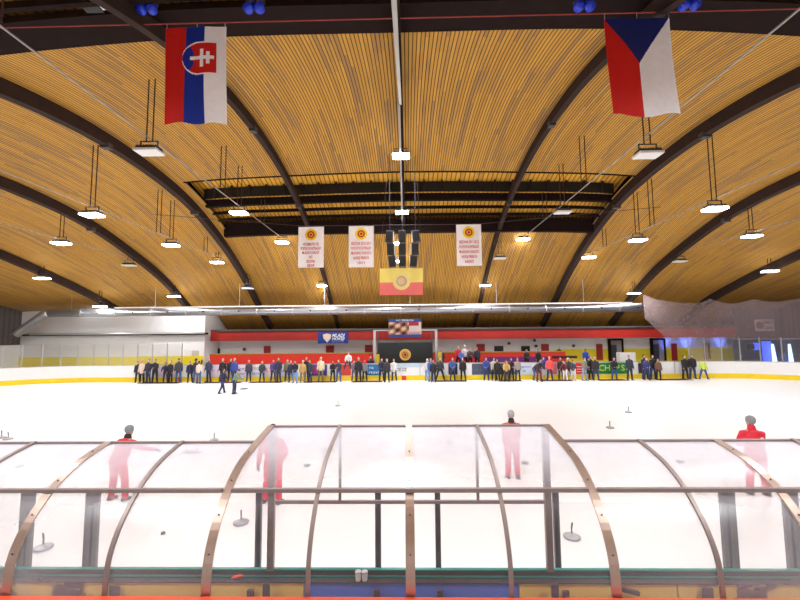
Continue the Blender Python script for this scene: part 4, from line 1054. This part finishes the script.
def body_mesh(P, vox):
    J = pose_joints(P); bm = bmesh.new(); up = J['up']; fine = vox < .015
    tube(bm, [J['pel']-up*.07, J['pel'], J['waist'], J['chest'], J['sh']-up*.02, J['sh']+up*.03], [(.12, .09), (.155, .11), (.13, .095), (.155, .11), (.15, .095), (.08, .06)], 16)
    tube(bm, [J['sh']-up*.02, J['neck'], lerp(J['neck'], J['head'], .5)], [.075, .056, .054], 12)
    H = head_rot(J); hc = J['head']; T = lambda x, y, z: hc+H @ Vector((x, y, z))
    ball(bm, T(0, .01, .03), .074, .092, .095, 20, 14, H); ball(bm, T(0, -.02, -.04), .057, .066, .07, 16, 12, H)
    ball(bm, T(0, -.055, -.085), .026, .024, .02, 10, 8, H)                     # chin
    tube(bm, [T(0, -.08, .025), T(0, -.10, -.012)], [.010, .017], 8)            # nose
    for s in (-1, 1):
        ball(bm, T(s*.076, .012, -.005), .011, .022, .033, 10, 8, H); ball(bm, T(s*.03, -.075, .036), .026, .014, .008, 8, 6, H)
    tube(bm, [T(-.022, -.080, -.045), T(0, -.088, -.043), T(.022, -.080, -.045)], [.008, .010, .008], 8)
    for k, s in (('R', -1), ('L', 1)):
        tube(bm, [J['sh']+Vector((s*.09, 0, 0)), J['S'+k], lerp(J['S'+k], J['E'+k], .5), J['E'+k], lerp(J['E'+k], J['W'+k], .4), J['W'+k]], [.06, .058, .05, .04, .041, .028], 12)
        w = J['W'+k]; fd = (J['fd'+k]+Vector((0, -.05, -.15))).normalized(); sd = Vector((0, 1, 0)); sd = (sd-fd*sd.dot(fd)).normalized(); nr = fd.cross(sd)
        tube(bm, [w, w+fd*.045, w+fd*.085], [(.024, .02), (.018, .038), (.016, .040)], 10, ref=nr)
        for q, (o, L) in enumerate(((-.030, .062), (-.010, .072), (.010, .068), (.029, .052))):
            b0 = w+fd*.08+sd*o; c = nr*(-s*.014); tube(bm, [b0, b0+fd*L*.5+c*.4, b0+fd*L*.85+c*1.3], [.0095, .009, .008], 8)
        b0 = w+fd*.03-sd*.03; tube(bm, [b0, b0+fd*.03-sd*.022, b0+fd*.06-sd*.026], [.013, .0105, .009], 8)
        tube(bm, [J['hip'+k]+up*.03, J['hip'+k], lerp(J['hip'+k], J['kn'+k], .5), J['kn'+k], lerp(J['kn'+k], J['an'+k], .35), J['an'+k]], [.085, .092, .075, .055, .056, .038], 14)
        tube(bm, foot_pts(J, k), [(.03, .033), (.036, .038), (.040, .026), (.034, .018)], 10)
    return bake(bm, 'person', vox, 2 if not fine else 1)
def jacket_mesh(P, vox, coat=0, bulk=1.0):
    J = pose_joints(P); bm = bmesh.new(); up = J['up']; k_ = bulk
    low = J['pel']-up*(.10+coat)
    tube(bm, [low, low+up*.05, J['pel'], J['waist'], J['chest'], J['sh'], J['sh']+up*.045, J['neck']+up*.02],
         [(.165*k_, .13*k_), (.18*k_, .145*k_), (.178*k_, .14*k_), (.168*k_, .135*k_), (.19*k_, .145*k_), (.165, .115), (.09, .08), (.072, .07)], 18)
    for v in bm.verts:                  # straight hem
        q = (v.co-low).dot(up)
        if q < -.015: v.co += up*(-.015-q)
    for k, s in (('R', -1), ('L', 1)):
        tube(bm, [J['sh']+Vector((s*.06, 0, -.01)), J['S'+k], lerp(J['S'+k], J['E'+k], .5), J['E'+k], lerp(J['E'+k], J['W'+k], .5), lerp(J['E'+k], J['W'+k], .93)], [.066, .078*k_, .073*k_, .064, .058, .046], 14)
    return bake(bm, 'jacket', vox, 2)
def trousers_mesh(P, vox, bulk=1.0):
    J = pose_joints(P); bm = bmesh.new(); up = J['up']
    tube(bm, [J['pel']-up*.08, J['pel'], J['pel']+up*.10], [(.14, .115), (.168, .128), (.150, .118)], 16)
    for k in 'RL':
        tube(bm, [J['hip'+k]+up*.03, J['hip'+k], lerp(J['hip'+k], J['kn'+k], .5), J['kn'+k], lerp(J['kn'+k], J['an'+k], .5), lerp(J['kn'+k], J['an'+k], .98)], [.095, .102*bulk, .09*bulk, .073*bulk, .068*bulk, .060*bulk], 14)
    return bake(bm, 'trousers', vox, 2)
def shoe_mesh(P, vox, k):
    J = pose_joints(P); bm = bmesh.new(); f = foot_pts(J, k)
    tube(bm, [J['an'+k]+Vector((0, 0, .02))]+[f[0]], [.052, .046], 12); tube(bm, f, [(.042, .04), (.046, .044), (.05, .036), (.043, .027)], 12)
    for v in bm.verts: v.co.z = max(v.co.z, min(f[2].z, f[0].z)-.022) if not P.get('sit') else v.co.z
    return bake(bm, 'shoe', vox, 1)
def head_cover(P, vox, kind):
    J = pose_joints(P); bm = bmesh.new(); H = head_rot(J); hc = J['head']; T = lambda x, y, z: hc+H @ Vector((x, y, z))
    if kind == 'short': ball(bm, T(0, .028, .050), .082, .085, .090, 18, 12, H); ball(bm, T(0, .055, .0), .072, .06, .08, 14, 10, H)
    elif kind == 'long':
        ball(bm, T(0, .025, .050), .086, .090, .092, 18, 12, H); tube(bm, [T(0, .06, .03), T(0, .075, -.08), T(0, .08, -.19)], [(.082, .055), (.085, .045), (.07, .03)], 14)
        for s in (-1, 1): tube(bm, [T(s*.07, .02, .04), T(s*.082, .01, -.06), T(s*.08, .0, -.15)], [.024, .026, .02], 8)
    elif kind == 'beanie':
        ball(bm, T(0, .018, .066), .090, .103, .088, 20, 14, H); tube(bm, [T(0, .012, .035), T(0, .012, .065)], [(.090, .104), (.092, .106)], 18, ref=H @ Vector((1, 0, 0)))
    elif kind == 'pom':
        ball(bm, T(0, .018, .066), .090, .103, .088, 20, 14, H); ball(bm, T(0, .02, .175), .035)
    elif kind == 'cap':
        ball(bm, T(0, .015, .062), .086, .10, .078, 18, 12, H); tube(bm, [T(0, -.06, .06), T(0, -.14, .045)], [(.07, .012), (.05, .010)], 14, ref=H @ Vector((1, 0, 0)))
    elif kind == 'hood':
        ball(bm, T(0, .03, .035), .102, .105, .118, 20, 14, H); tube(bm, [T(0, .05, -.03), J['neck']+Vector((0, .02, .0))], [.09, .10], 14)
    return bake(bm, kind, vox, 1)
def eye_mesh(P, sx):
    J = pose_joints(P); H = head_rot(J); bm = bmesh.new(); ball(bm, J['head']+H @ Vector((sx*.029, -.079, .018)), .012, n=8, m=6); return bake(bm, 'eye')
POSES = {
 'stand': dict(legL=(1, 4, 2), legR=(-1, 4, 2), armL=(3, 9, 10, 0), armR=(3, 9, 12, 0)),
 'stand2': dict(legL=(5, 7, 6), legR=(-3, 3, 0), armL=(0, 12, 20, 8), armR=(8, 8, 14, 0), turn=20),
 'pockets': dict(legL=(0, 6, 2), legR=(2, 6, 4), armL=(-8, 16, 38, 26), armR=(-8, 16, 38, 26), turn=-15),
 'folded': dict(legL=(1, 6, 2), legR=(0, 5, 1), armL=(18, 10, 82, 52), armR=(20, 10, 74, 52), lean=2),
 'hold': dict(legL=(2, 4, 2), legR=(-2, 5, 4), armL=(14, 6, 66, 30), armR=(10, 7, 60, 34), nod=16),
 'walk': dict(legL=(24, 2, 8), legR=(-14, 2, 16), armL=(-18, 8, 16, 0), armR=(22, 8, 24, 0), lean=5),
 'wide': dict(legL=(4, 15, 4), legR=(2, 15, 4), armL=(2, 16, 24, 10), armR=(2, 18, 24, 10)),
 'lean': dict(legL=(6, 4, 10), legR=(0, 4, 4), armL=(22, 8, 30, 6), armR=(26, 8, 24, 4), lean=22, nod=10),
 'bend': dict(legL=(22, 7, 36), legR=(18, 7, 30), armL=(42, 6, 20, 4), armR=(40, 8, 26, 4), lean=48, nod=0),
 'raise': dict(legL=(0, 5, 2), legR=(3, 5, 5), armL=(3, 9, 12, 0), armR=(96, 14, 70, 20), turn=10),
 'sit': dict(sit=1, legL=(84, 8, 80), legR=(80, 10, 74), armL=(16, 12, 40, 16), armR=(14, 12, 46, 18), lean=6),
}
_mc = {}
def cached(key, fn):
    if key not in _mc: _mc[key] = fn()
    return _mc[key]
def setmat(o, m):
    if not o.data.materials: o.data.materials.append(m)
    o.material_slots[0].link = 'OBJECT'; o.material_slots[0].material = m
SKINS = [mat('skin_tone_%d' % i, c, .55) for i, c in enumerate([(.62, .36, .27), (.55, .30, .22), (.68, .42, .33)])]
SHOE = cmat((34, 30, 34))
def person(x, y, z, rz, h, pose, jac, tro, cov, covc, label, coat=0, bulk=1.0, vox=.02, group='people along the far boards', gloves=None, extra=None, tb=1.0, idx=0, P=None, shoe=None):
    P = P or POSES[pose]; s = h/1.75
    b = bpy.data.objects.new('person', cached((pose, 'body', vox), lambda: body_mesh(P, vox))); COL.objects.link(b)
    b.location = (x, y, z); b.rotation_euler = (0, 0, R(rz)); b.scale = (s, s, s); setmat(b, SKINS[idx % 3]); tag(b, label, 'person', group)
    def ch(name, me, m):
        o = bpy.data.objects.new(name, me); COL.objects.link(o); o.parent = b; setmat(o, m); return o
    ch('coat' if coat > .1 else 'jacket', cached((pose, 'jac', coat, bulk, vox), lambda: jacket_mesh(P, vox, coat, bulk)), jac)
    ch('trousers', cached((pose, 'tro', tb, vox), lambda: trousers_mesh(P, vox, tb)), tro)
    for k in 'RL': ch('shoe', cached((pose, 'shoe', k, vox), lambda: shoe_mesh(P, min(vox, .016), k)), shoe or SHOE)
    if vox > .015:
        for sx in (-1, 1): ch('eye', cached((pose, 'eye', sx), lambda: eye_mesh(P, sx)), SHOE)
    ch({'short': 'hair', 'long': 'hair', 'hood': 'hood', 'cap': 'cap'}.get(cov, 'knitted_hat'), cached((pose, cov, vox), lambda: head_cover(P, min(vox, .014), cov)), covc)
    return b
# colours
navy, black, char, blk2, grey = cmat((40, 42, 70)), cmat((30, 28, 34)), cmat((62, 62, 72)), cmat((44, 36, 44)), cmat((128, 128, 134))
jeans, djeans, ljeans, khaki, whitec = cmat((66, 88, 138)), cmat((48, 56, 92)), cmat((112, 148, 204)), cmat((132, 118, 98)), cmat((226, 222, 222))
beige, cream, mustard, olive, green = cmat((222, 200, 182)), cmat((226, 212, 176)), cmat((196, 156, 86)), cmat((118, 112, 94)), cmat((120, 140, 124))
blue, lblue, royal, maroon, coral, red_, hivis, brown = cmat((48, 70, 150)), cmat((74, 108, 190)), cmat((36, 70, 170)), cmat((104, 34, 48)), cmat((240, 84, 84)), cmat((196, 34, 54)), cmat((206, 226, 96)), cmat((112, 80, 58))
hb, hd_, hbl, hgr, hgn = cmat((60, 42, 32)), cmat((32, 26, 26)), cmat((206, 172, 112)), cmat((168, 164, 164)), cmat((120, 92, 62))
wht, redhat, bkhat, gyhat = cmat((236, 232, 234)), cmat((220, 76, 90)), cmat((22, 22, 26)), cmat((140, 142, 150))
purple = cmat((78, 66, 132)); mauve = cmat((110, 98, 116))
# u, foot v, top v, pose, turn, jacket, trousers, cover, cover colour, coat, extra dy, label
far = [
 (137.6, 380.6, 361, 'stand', 20, navy, black, 'short', hd_, 0, 'dark navy jacket, half hidden behind the beige coat at the far left'),
 (141.6, 382.6, 360, 'stand', 0, beige, black, 'long', hbl, .12, 'blond, pale beige coat and black trousers, leftmost of the line'),
 (147.8, 381.2, 359, 'stand2', -10, navy, djeans, 'short', hb, 0, 'navy jacket, between the beige coat and the broad black figure'),
 (154.6, 381.8, 359, 'folded', 8, black, black, 'short', hb, 0, 'broad, all in black, arms folded, at the left group'),
 (165.6, 380.4, 363, 'lean', 20, navy, djeans, 'short', hgn, 0, 'short figure in navy leaning forward on the leftmost mat'),
 (170.2, 380.6, 360.5, 'stand', -15, black, black, 'short', hgn, .1, 'black coat, right behind the leaning navy figure at left'),
 (178.2, 382.4, 358, 'stand', 12, cmat((58, 60, 66)), jeans, 'cap', bkhat, .12, 'dark grey long jacket, blue jeans and black cap, standing alone at left'),
 (189.6, 382.6, 361, 'stand2', 20, navy, black, 'short', hgn, .08, 'dark navy clothes, left of the pale coat near the wall corner'),
 (195.4, 380.6, 357, 'raise', 160, navy, jeans, 'short', hb, 0, 'navy jacket and blue jeans, tall, behind the pale coat near the wall corner'),
 (198.6, 382.6, 361, 'stand', 170, beige, jeans, 'short', hd_, 0, 'pale beige jacket and blue jeans, below the framed notice'),
 (208.6, 381, 358, 'stand2', -10, cmat((64, 66, 92)), djeans, 'short', hb, 0, 'slate navy jacket in front of the blue edged doorway'),
 (222.6, 380.2, 358.5, 'stand', 0, black, black, 'short', hgr, 0, 'black jacket, grey hair, behind the walking navy figure'),
 (230.4, 380.4, 358.5, 'stand2', 25, black, black, 'short', hb, 0, 'black jacket, half hidden behind the blue jacket'),
 (234.2, 381, 357.8, 'stand', -8, blue, djeans, 'short', hbl, 0, 'blue jacket and fair hair, behind the bending grey green figure'),
 (221.8, 393.3, 367.3, 'walk', 150, navy, djeans, 'short', hb, 0, 'navy jacket, walking on the ice before the line, left of two'),
 (234.0, 394, 369.8, 'lean', 95, green, djeans, 'cap', char, 0, 'grey green jacket, leaning and walking on the ice, right of two'),
 (248.6, 381, 360, 'stand', 5, char, djeans, 'short', hgr, 0, 'charcoal jacket standing alone right of the two on the ice'),
 (262.0, 381, 361, 'pockets', 0, cmat((52, 62, 66)), djeans, 'short', hgr, 0, 'dark green grey jacket below the leftmost red panel'),
 (273.2, 381, 359.5, 'hold', 20, purple, djeans, 'short', hgn, 0, 'purple blue jacket, left of the tall navy figure'),
 (278.4, 381.4, 356.7, 'stand2', -20, navy, navy, 'short', hb, .06, 'tall, navy from head to foot, right of the purple blue jacket'),
 (287.2, 380.4, 359, 'stand', 12, olive, djeans, 'short', hb, 0, 'olive grey jacket, left of the black jacket with light jeans'),
 (290.8, 381, 360.5, 'stand2', 0, navy, djeans, 'short', hgr, 0, 'grey hair and navy jacket, behind the black jacket with light jeans'),
 (295.0, 382.5, 360, 'hold', -6, black, ljeans, 'short', hb, 0, 'black jacket and light blue jeans, left of the mustard coat'),
 (302.6, 382.3, 360.3, 'stand', 10, mustard, khaki, 'short', hgr, .08, 'mustard coat and khaki trousers'),
 (306.3, 380.4, 357, 'stand', -10, blk2, black, 'short', hgn, 0, 'tall, dark brown jacket, directly behind the mustard coat'),
 (309.8, 380.6, 360, 'stand2', -30, cmat((36, 54, 58)), navy, 'short', hb, 0, 'dark green black jacket right of the mustard coat'),
 (320.8, 380.8, 357, 'stand', 0, cream, khaki, 'long', hbl, .06, 'cream coat, blond, in front of the purple advert'),
 (332.8, 381, 360.5, 'hold', 15, black, black, 'short', hb, 0, 'all black, under the blue banner'),
 (338.6, 381.6, 359.5, 'folded', -12, cmat((52, 54, 76)), jeans, 'short', hb, 0, 'slate navy jacket and jeans, left of the red advert'),
 (354.0, 381.5, 360, 'hold', 10, mauve, cmat((96, 90, 110)), 'short', hd_, 0, 'grey mauve clothes below the seated person in white'),
 (358.6, 380.8, 357.2, 'stand', 0, black, black, 'short', hgn, 0, 'black jacket, between the grey mauve clothes and the grey jacket'),
 (364.6, 381.2, 360.5, 'stand2', 10, grey, black, 'beanie', redhat, .04, 'grey jacket, red hat and black trousers'),
 (381.8, 381.6, 358, 'hold', 10, navy, navy, 'short', hd_, 0, 'dark navy, just right of the blue advert'),
 (387.0, 381.2, 358.6, 'stand', -5, cmat((50, 50, 58)), black, 'short', hgr, 0, 'dark grey jacket, pale hair, second left of the black screen emblem'),
 (394.0, 380.4, 358.6, 'stand2', 0, whitec, char, 'short', hgn, .12, 'long white coat, left of the lettered white board'),
 (427.6, 380.4, 358.6, 'stand', 20, whitec, ljeans, 'long', wht, 0, 'white jacket and pale hair, behind the blue jacket right of the screen'),
 (430.8, 381.2, 358, 'stand2', 20, lblue, ljeans, 'short', hgn, 0, 'blue jacket and light blue trousers right of the black screen'),
 (433.6, 380.2, 360, 'stand', -20, black, black, 'short', hb, 0, 'black clothes, close behind the light blue trousers'),
 (440.2, 379.8, 357, 'wide', 10, char, black, 'short', hgn, 0, 'charcoal jacket standing with legs apart'),
 (452.8, 380.3, 357.6, 'hold', 0, cmat((56, 84, 150)), cmat((70, 62, 84)), 'short', hgn, .05, 'bright blue patterned jacket before the dark gate'),
 (463.0, 380.0, 358, 'stand2', -8, black, black, 'short', hgr, .1, 'black coat right of the dark gate'),
 (486.6, 380.4, 357, 'hold', -15, blue, djeans, 'short', hd_, 0, 'blue and navy jacket at the left end of the slate advert'),
 (494.2, 380.4, 357.4, 'stand2', 10, cmat((200, 192, 170)), black, 'short', hd_, 0, 'pale cream vest over dark sleeves, before the slate advert'),
 (497.6, 379.6, 359, 'stand', -15, black, black, 'short', hb, 0, 'black jacket, behind the pale cream vest'),
 (503.0, 380.2, 363, 'bend', 30, blk2, black, 'short', hd_, 0, 'black clothes, bending forward left of the tan jacket'),
 (506.6, 379.6, 360.6, 'lean', -10, mustard, cmat((70, 58, 56)), 'long', hgn, 0, 'tan jacket, leaning, left of the navy jacket'),
 (511.6, 379.6, 358, 'stand', 5, navy, navy, 'short', hd_, 0, 'navy jacket, between the tan jacket and the red hat'),
 (518.0, 380.2, 358, 'stand', -5, cmat((156, 146, 140)), cmat((38, 50, 70)), 'pom', redhat, 0, 'grey beige jacket with a pinkish red hat'),
 (534.8, 379.8, 362, 'bend', 30, char, jeans, 'short', hd_, 0, 'dark jacket and jeans, bending forward left of the blue jacket'),
 (539.2, 379.8, 359.6, 'lean', 10, blk2, maroon, 'short', hb, 0, 'dark jacket and maroon trousers, leaning'),
 (543.9, 379.6, 356.8, 'stand2', 8, royal, whitec, 'short', hb, 0, 'royal blue jacket and white trousers, left of the coral jacket'),
 (550.0, 379.8, 356.4, 'pockets', 0, coral, djeans, 'short', hbl, 0, 'bright coral jacket with hands in pockets'),
 (561.0, 379.4, 357.8, 'stand', 0, blk2, blk2, 'short', hgr, .06, 'black maroon coat right of the coral jacket'),
 (565.4, 379.0, 361, 'lean', -40, maroon, whitec, 'short', hb, 0, 'maroon jacket and white trousers, leaning'),
 (569.0, 379.4, 357.8, 'stand2', 12, cmat((70, 60, 66)), maroon, 'short', wht, 0, 'grey jacket and pale hair, left of the white trousers at the red advert'),
 (573.4, 380.6, 360, 'hold', -25, char, whitec, 'short', hd_, 0, 'charcoal jacket with bright white trousers at the red advert'),
 (584.8, 380.5, 357.5, 'hold', 30, cmat((126, 130, 116)), cmat((150, 160, 190)), 'short', hgn, 0, 'grey green jacket and pale trousers before the dark green advert'),
 (591.2, 379.0, 355.6, 'stand', 20, black, black, 'short', hd_, .05, 'tall, black, left of the green lettered advert'),
 (595.8, 379.6, 356.6, 'stand2', -15, blk2, djeans, 'short', hgr, 0, 'dark jacket and jeans at the left edge of the green lettered advert'),
 (614.8, 379.6, 357.4, 'hold', -10, black, jeans, 'short', hb, 0, 'black jacket and jeans standing before the green lettered advert'),
 (630.2, 380.2, 355, 'stand', 5, cmat((50, 52, 68)), cmat((48, 48, 62)), 'short', hb, 0, 'charcoal blue suit, alone right of the green lettered advert'),
 (645.2, 378.6, 354, 'stand2', 10, navy, djeans, 'short', hd_, 0, 'navy jacket, behind the blue jacket at the dark opening'),
 (647.3, 379.4, 357, 'hold', -8, cmat((52, 62, 116)), djeans, 'short', hgn, 0, 'blue jacket in front, at the dark opening in the boards'),
 (653.2, 378.6, 354.8, 'folded', 5, black, djeans, 'short', hd_, 0, 'black jacket with arms folded, left of the brown jacket'),
 (658.9, 379.0, 358.8, 'stand', -5, brown, black, 'short', hgn, 0, 'brown jacket and black trousers, shorter than its neighbour'),
 (685.2, 379.0, 355, 'stand2', 10, black, black, 'short', hd_, .06, 'black coat, left one of the pair near the right end'),
 (693.0, 378.8, 354, 'pockets', -8, black, djeans, 'short', hd_, 0, 'black jacket and jeans, right one of the pair near the right end'),
 (703.8, 379.2, 358, 'wide', -5, hivis, jeans, 'short', hgn, 0, 'yellow green safety jacket and jeans, rightmost of the line'),
]
used = []
for i, (u, vf, vt, pose, rz, jac, tro, cov, cc, coat, lab) in enumerate(far):
    x, y = atz(u, vf, 0)
    if vf < 385: y = min(max(y, 30.3), 31.62)
    x = aty(u, vf, y)[0]
    for _ in range(16):                 # nobody stands inside a neighbour
        fw = pose in ('lean', 'bend', 'raise')
        hit = [q for q in used if abs(q[0]-x) < .52 and abs(q[1]-y) < (1.0 if 'bend' in (pose, q[3]) else .62 if fw or q[2] else .48)]
        if not hit: break
        y = y-.12
        x = aty(u, vf, y)[0]
    used.append((x, y, fw, pose))
    h = aty(u, vt, y)[1]
    if pose == 'bend': h = 1.72
    elif pose == 'lean': h = min(max(h*1.06, 1.55), 1.84)
    else: h = min(max(h, 1.50), 1.90)
    z = .013 if (30.4 < y < 31.9 and any(a-.2 < x < b+.2 for a, b in mat_x)) else 0.0
    if z:
        if y > 31.6: y = 31.6
    person(x, y, z, rz, h, pose, jac, tro, cov, cc, 'person, '+lab if len(lab.split()) < 16 else lab, coat=coat, idx=i)
# spectators behind the boards
up_ = [
 (441.4, 348.4, 33.0, 'stand', 0, navy, djeans, 'short', hb, .80, 'navy jacket, standing behind the boards just right of the black screen'),
 (457.8, 345.6, 33.45, 'stand2', 15, red_, black, 'short', hd_, .80, 'red top, behind the boards at the left of the raised group'),
 (461.2, 349.4, 33.1, 'hold', 0, lblue, djeans, 'short', hb, .80, 'light blue jacket in the raised group behind the boards'),
 (464.6, 345, 33.55, 'stand', -5, whitec, black, 'beanie', wht, .80, 'white hat and white jacket in the raised group behind the boards'),
 (469.8, 348, 33.1, 'folded', 0, cmat((66, 48, 62)), black, 'short', hd_, .80, 'dark maroon jacket in the raised group behind the boards'),
 (476.8, 347, 33.2, 'stand2', -10, cmat((46, 44, 60)), black, 'short', hb, .80, 'black jacket, rightmost of the raised group behind the boards'),
 (526.4, 351, 33.0, 'hold', 0, cmat((34, 44, 38)), black, 'short', hgr, .80, 'dark green jacket and white hair, behind the boards below the right dark window'),
 (538.0, 351, 33.0, 'stand', 10, black, black, 'short', hd_, .80, 'black jacket, behind the boards right of the right dark window'),
 (585.2, 350.8, 33.0, 'stand', -10, cmat((24, 72, 176)), navy, 'cap', bkhat, .80, 'bright blue jacket behind the boards at the dark green advert'),
 (558.4, 349.6, 35.9, 'lean', 0, black, black, 'short', hd_, .95, 'black silhouette behind the red parapet in the right half'),
 (370.6, 354.5, 33.0, 'stand', 10, cmat((40, 26, 44)), black, 'short', hd_, -.03, 'dark figure behind the boards left of the yellow padding'),
]
for i, (u, vt, y, pose, rz, jac, tro, cov, cc, z, lab) in enumerate(up_):
    x, zt = aty(u, vt, y); h = min(max(zt-z, 1.52), 1.92)
    person(x, y, z, rz, h, pose, jac, tro, cov, cc, 'person in '+lab if len(lab.split()) < 14 else lab, idx=i+1, group='people behind the far boards')
x, zt = aty(348.6, 352.4, 31.99)
person(x, 32.0, ZT+.035-.73, 0, 1.70, 'sit', whitec, cmat((40, 44, 70)), 'short', cmat((90, 40, 60)), 'person in a white jacket sitting on top of the far boards above the red advert', group=None)
x, zt = aty(737, 352, 34.0)
person(aty(736.6, 352, 33.72)[0]+.1, 33.5, -.03, 0, 1.75, 'stand2', navy, black, 'short', hd_, 'dark dressed person behind the glass in the right corner', group=None)

# ---------------------------------------------------------------- the four players in red close by
rj = mat('red_player_jacket', (.72, .015, .045), .6, noise=.08, nscale=5, bump=.15); rt = mat('red_player_trousers', (.70, .02, .05), .6, noise=.08, nscale=5)
hatg = mat('grey_knit', (.26, .27, .29), .9, noise=.25, nscale=60, bump=.4); hatp = mat('pale_grey_knit', (.42, .40, .46), .9, noise=.25, nscale=60, bump=.4)
dkc = mat('dark_scarf', (.03, .025, .03), .8, noise=.3, nscale=30)
PN = {
 'A': dict(legL=(4, 6, 6), legR=(10, 8, 14), armL=(14, 26, 30, 0), armR=(34, 34, 26, -6), lean=20, side=-5, nod=-4),
 'B': dict(legL=(2, 6, 4), legR=(-2, 5, 2), armL=(-8, 22, 14, 4), armR=(-16, 34, 44, 50), side=2),
 'C': dict(legL=(0, 2, 2), legR=(0, 2, 2), armL=(10, 3, 24, 10), armR=(10, 3, 24, 10)),
 'D': dict(legL=(2, 4, 2), legR=(0, 5, 2), armL=(22, 8, 50, 22), armR=(22, 8, 50, 22), lean=7, turn=18),
}
near = [('A', 116, 501, 428, 165, hatg, 'person in red jacket and trousers bending forward on the ice, left part of the picture', 'beanie'),
        ('B', 272.5, 503, 423.5, 176, cmat((52, 44, 46)), 'person in red with elbows out, seen through the middle canopy front post', 'short'),
        ('C', 513, 478, 410.5, 178, hatp, 'person in red with pale grey hat and dark scarf standing behind the middle canopy', 'beanie'),
        ('D', 758.5, 495, 416.5, 168, hatg, 'person in bright red jacket with grey knitted hat at the right, seen from behind', 'beanie')]
for k, u, vf, vt, rz, hm, lab, cov in near:
    x, y = atz(u, vf, 0); h = aty(u, vt, y)[1]
    b = person(x, y, 0, rz, {'A': 1.67}.get(k, h), 'near'+k, rj, rt, cov, hm, lab, coat=0, bulk=1.14, vox=.0095, group='players in red', tb=1.12, idx=1, P=PN[k])
    J = pose_joints(PN[k]); H = head_rot(J); hc = J['head']
    def T(a, c, d): return hc+H @ Vector((a, c, d))
    for s in (-1, 1):
        bm = bmesh.new(); ball(bm, T(s*.028, -.078, .018), .011); obj('eye', bm, wht, b, smooth=True)
    bm = bmesh.new(); tube(bm, [T(-.02, -.088, -.045), T(0, -.097, -.043), T(.02, -.088, -.045)], [.004, .006, .004], 8); obj('mouth', bm, cmat((150, 70, 66)), b, smooth=True)
    bm = bmesh.new()
    nk = J['neck']
    tube(bm, [nk+Vector((0, .0, -.02)), nk+Vector((0, 0, .045))], [(.088, .085), (.080, .078)], 18)
    me = bake(bm, 'collar', .01, 1); link('scarf' if k in 'CA' else 'collar', me, dkc if k in 'CA' else rj, b)
    for kk, s in (('R', -1), ('L', 1)):      # dark gloves
        bm = bmesh.new(); w = J['W'+kk]; fd = (J['fd'+kk]+Vector((0, -.05, -.15))).normalized(); sd = Vector((0, 1, 0)); sd = (sd-fd*sd.dot(fd)).normalized(); nr = fd.cross(sd)
        tube(bm, [w-fd*.02, w+fd*.045, w+fd*.085], [(.034, .034), (.026, .046), (.024, .048)], 12, ref=nr)
        for o, L in ((-.032, .062), (-.011, .074), (.011, .070), (.031, .054)):
            b0 = w+fd*.08+sd*o; c = nr*(-s*.014); tube(bm, [b0, b0+fd*L*.5+c*.4, b0+fd*L*.9+c*1.3], [.0125, .012, .011], 8)
        b0 = w+fd*.03-sd*.03; tube(bm, [b0, b0+fd*.03-sd*.026, b0+fd*.064-sd*.03], [.017, .014, .012], 8)
        me = bake(bm, 'glove', .006, 1); link('glove', me, cmat((58, 52, 74)), b)
    if k == 'D':
        P_ = J['chest']+Vector((-.09, .17, .02)); bm = bmesh.new(); box(bm, P_.x-.025, P_.x+.025, P_.y-.006, P_.y+.012, P_.z-.09, P_.z+.05); obj('back_print', bm, wht, b)
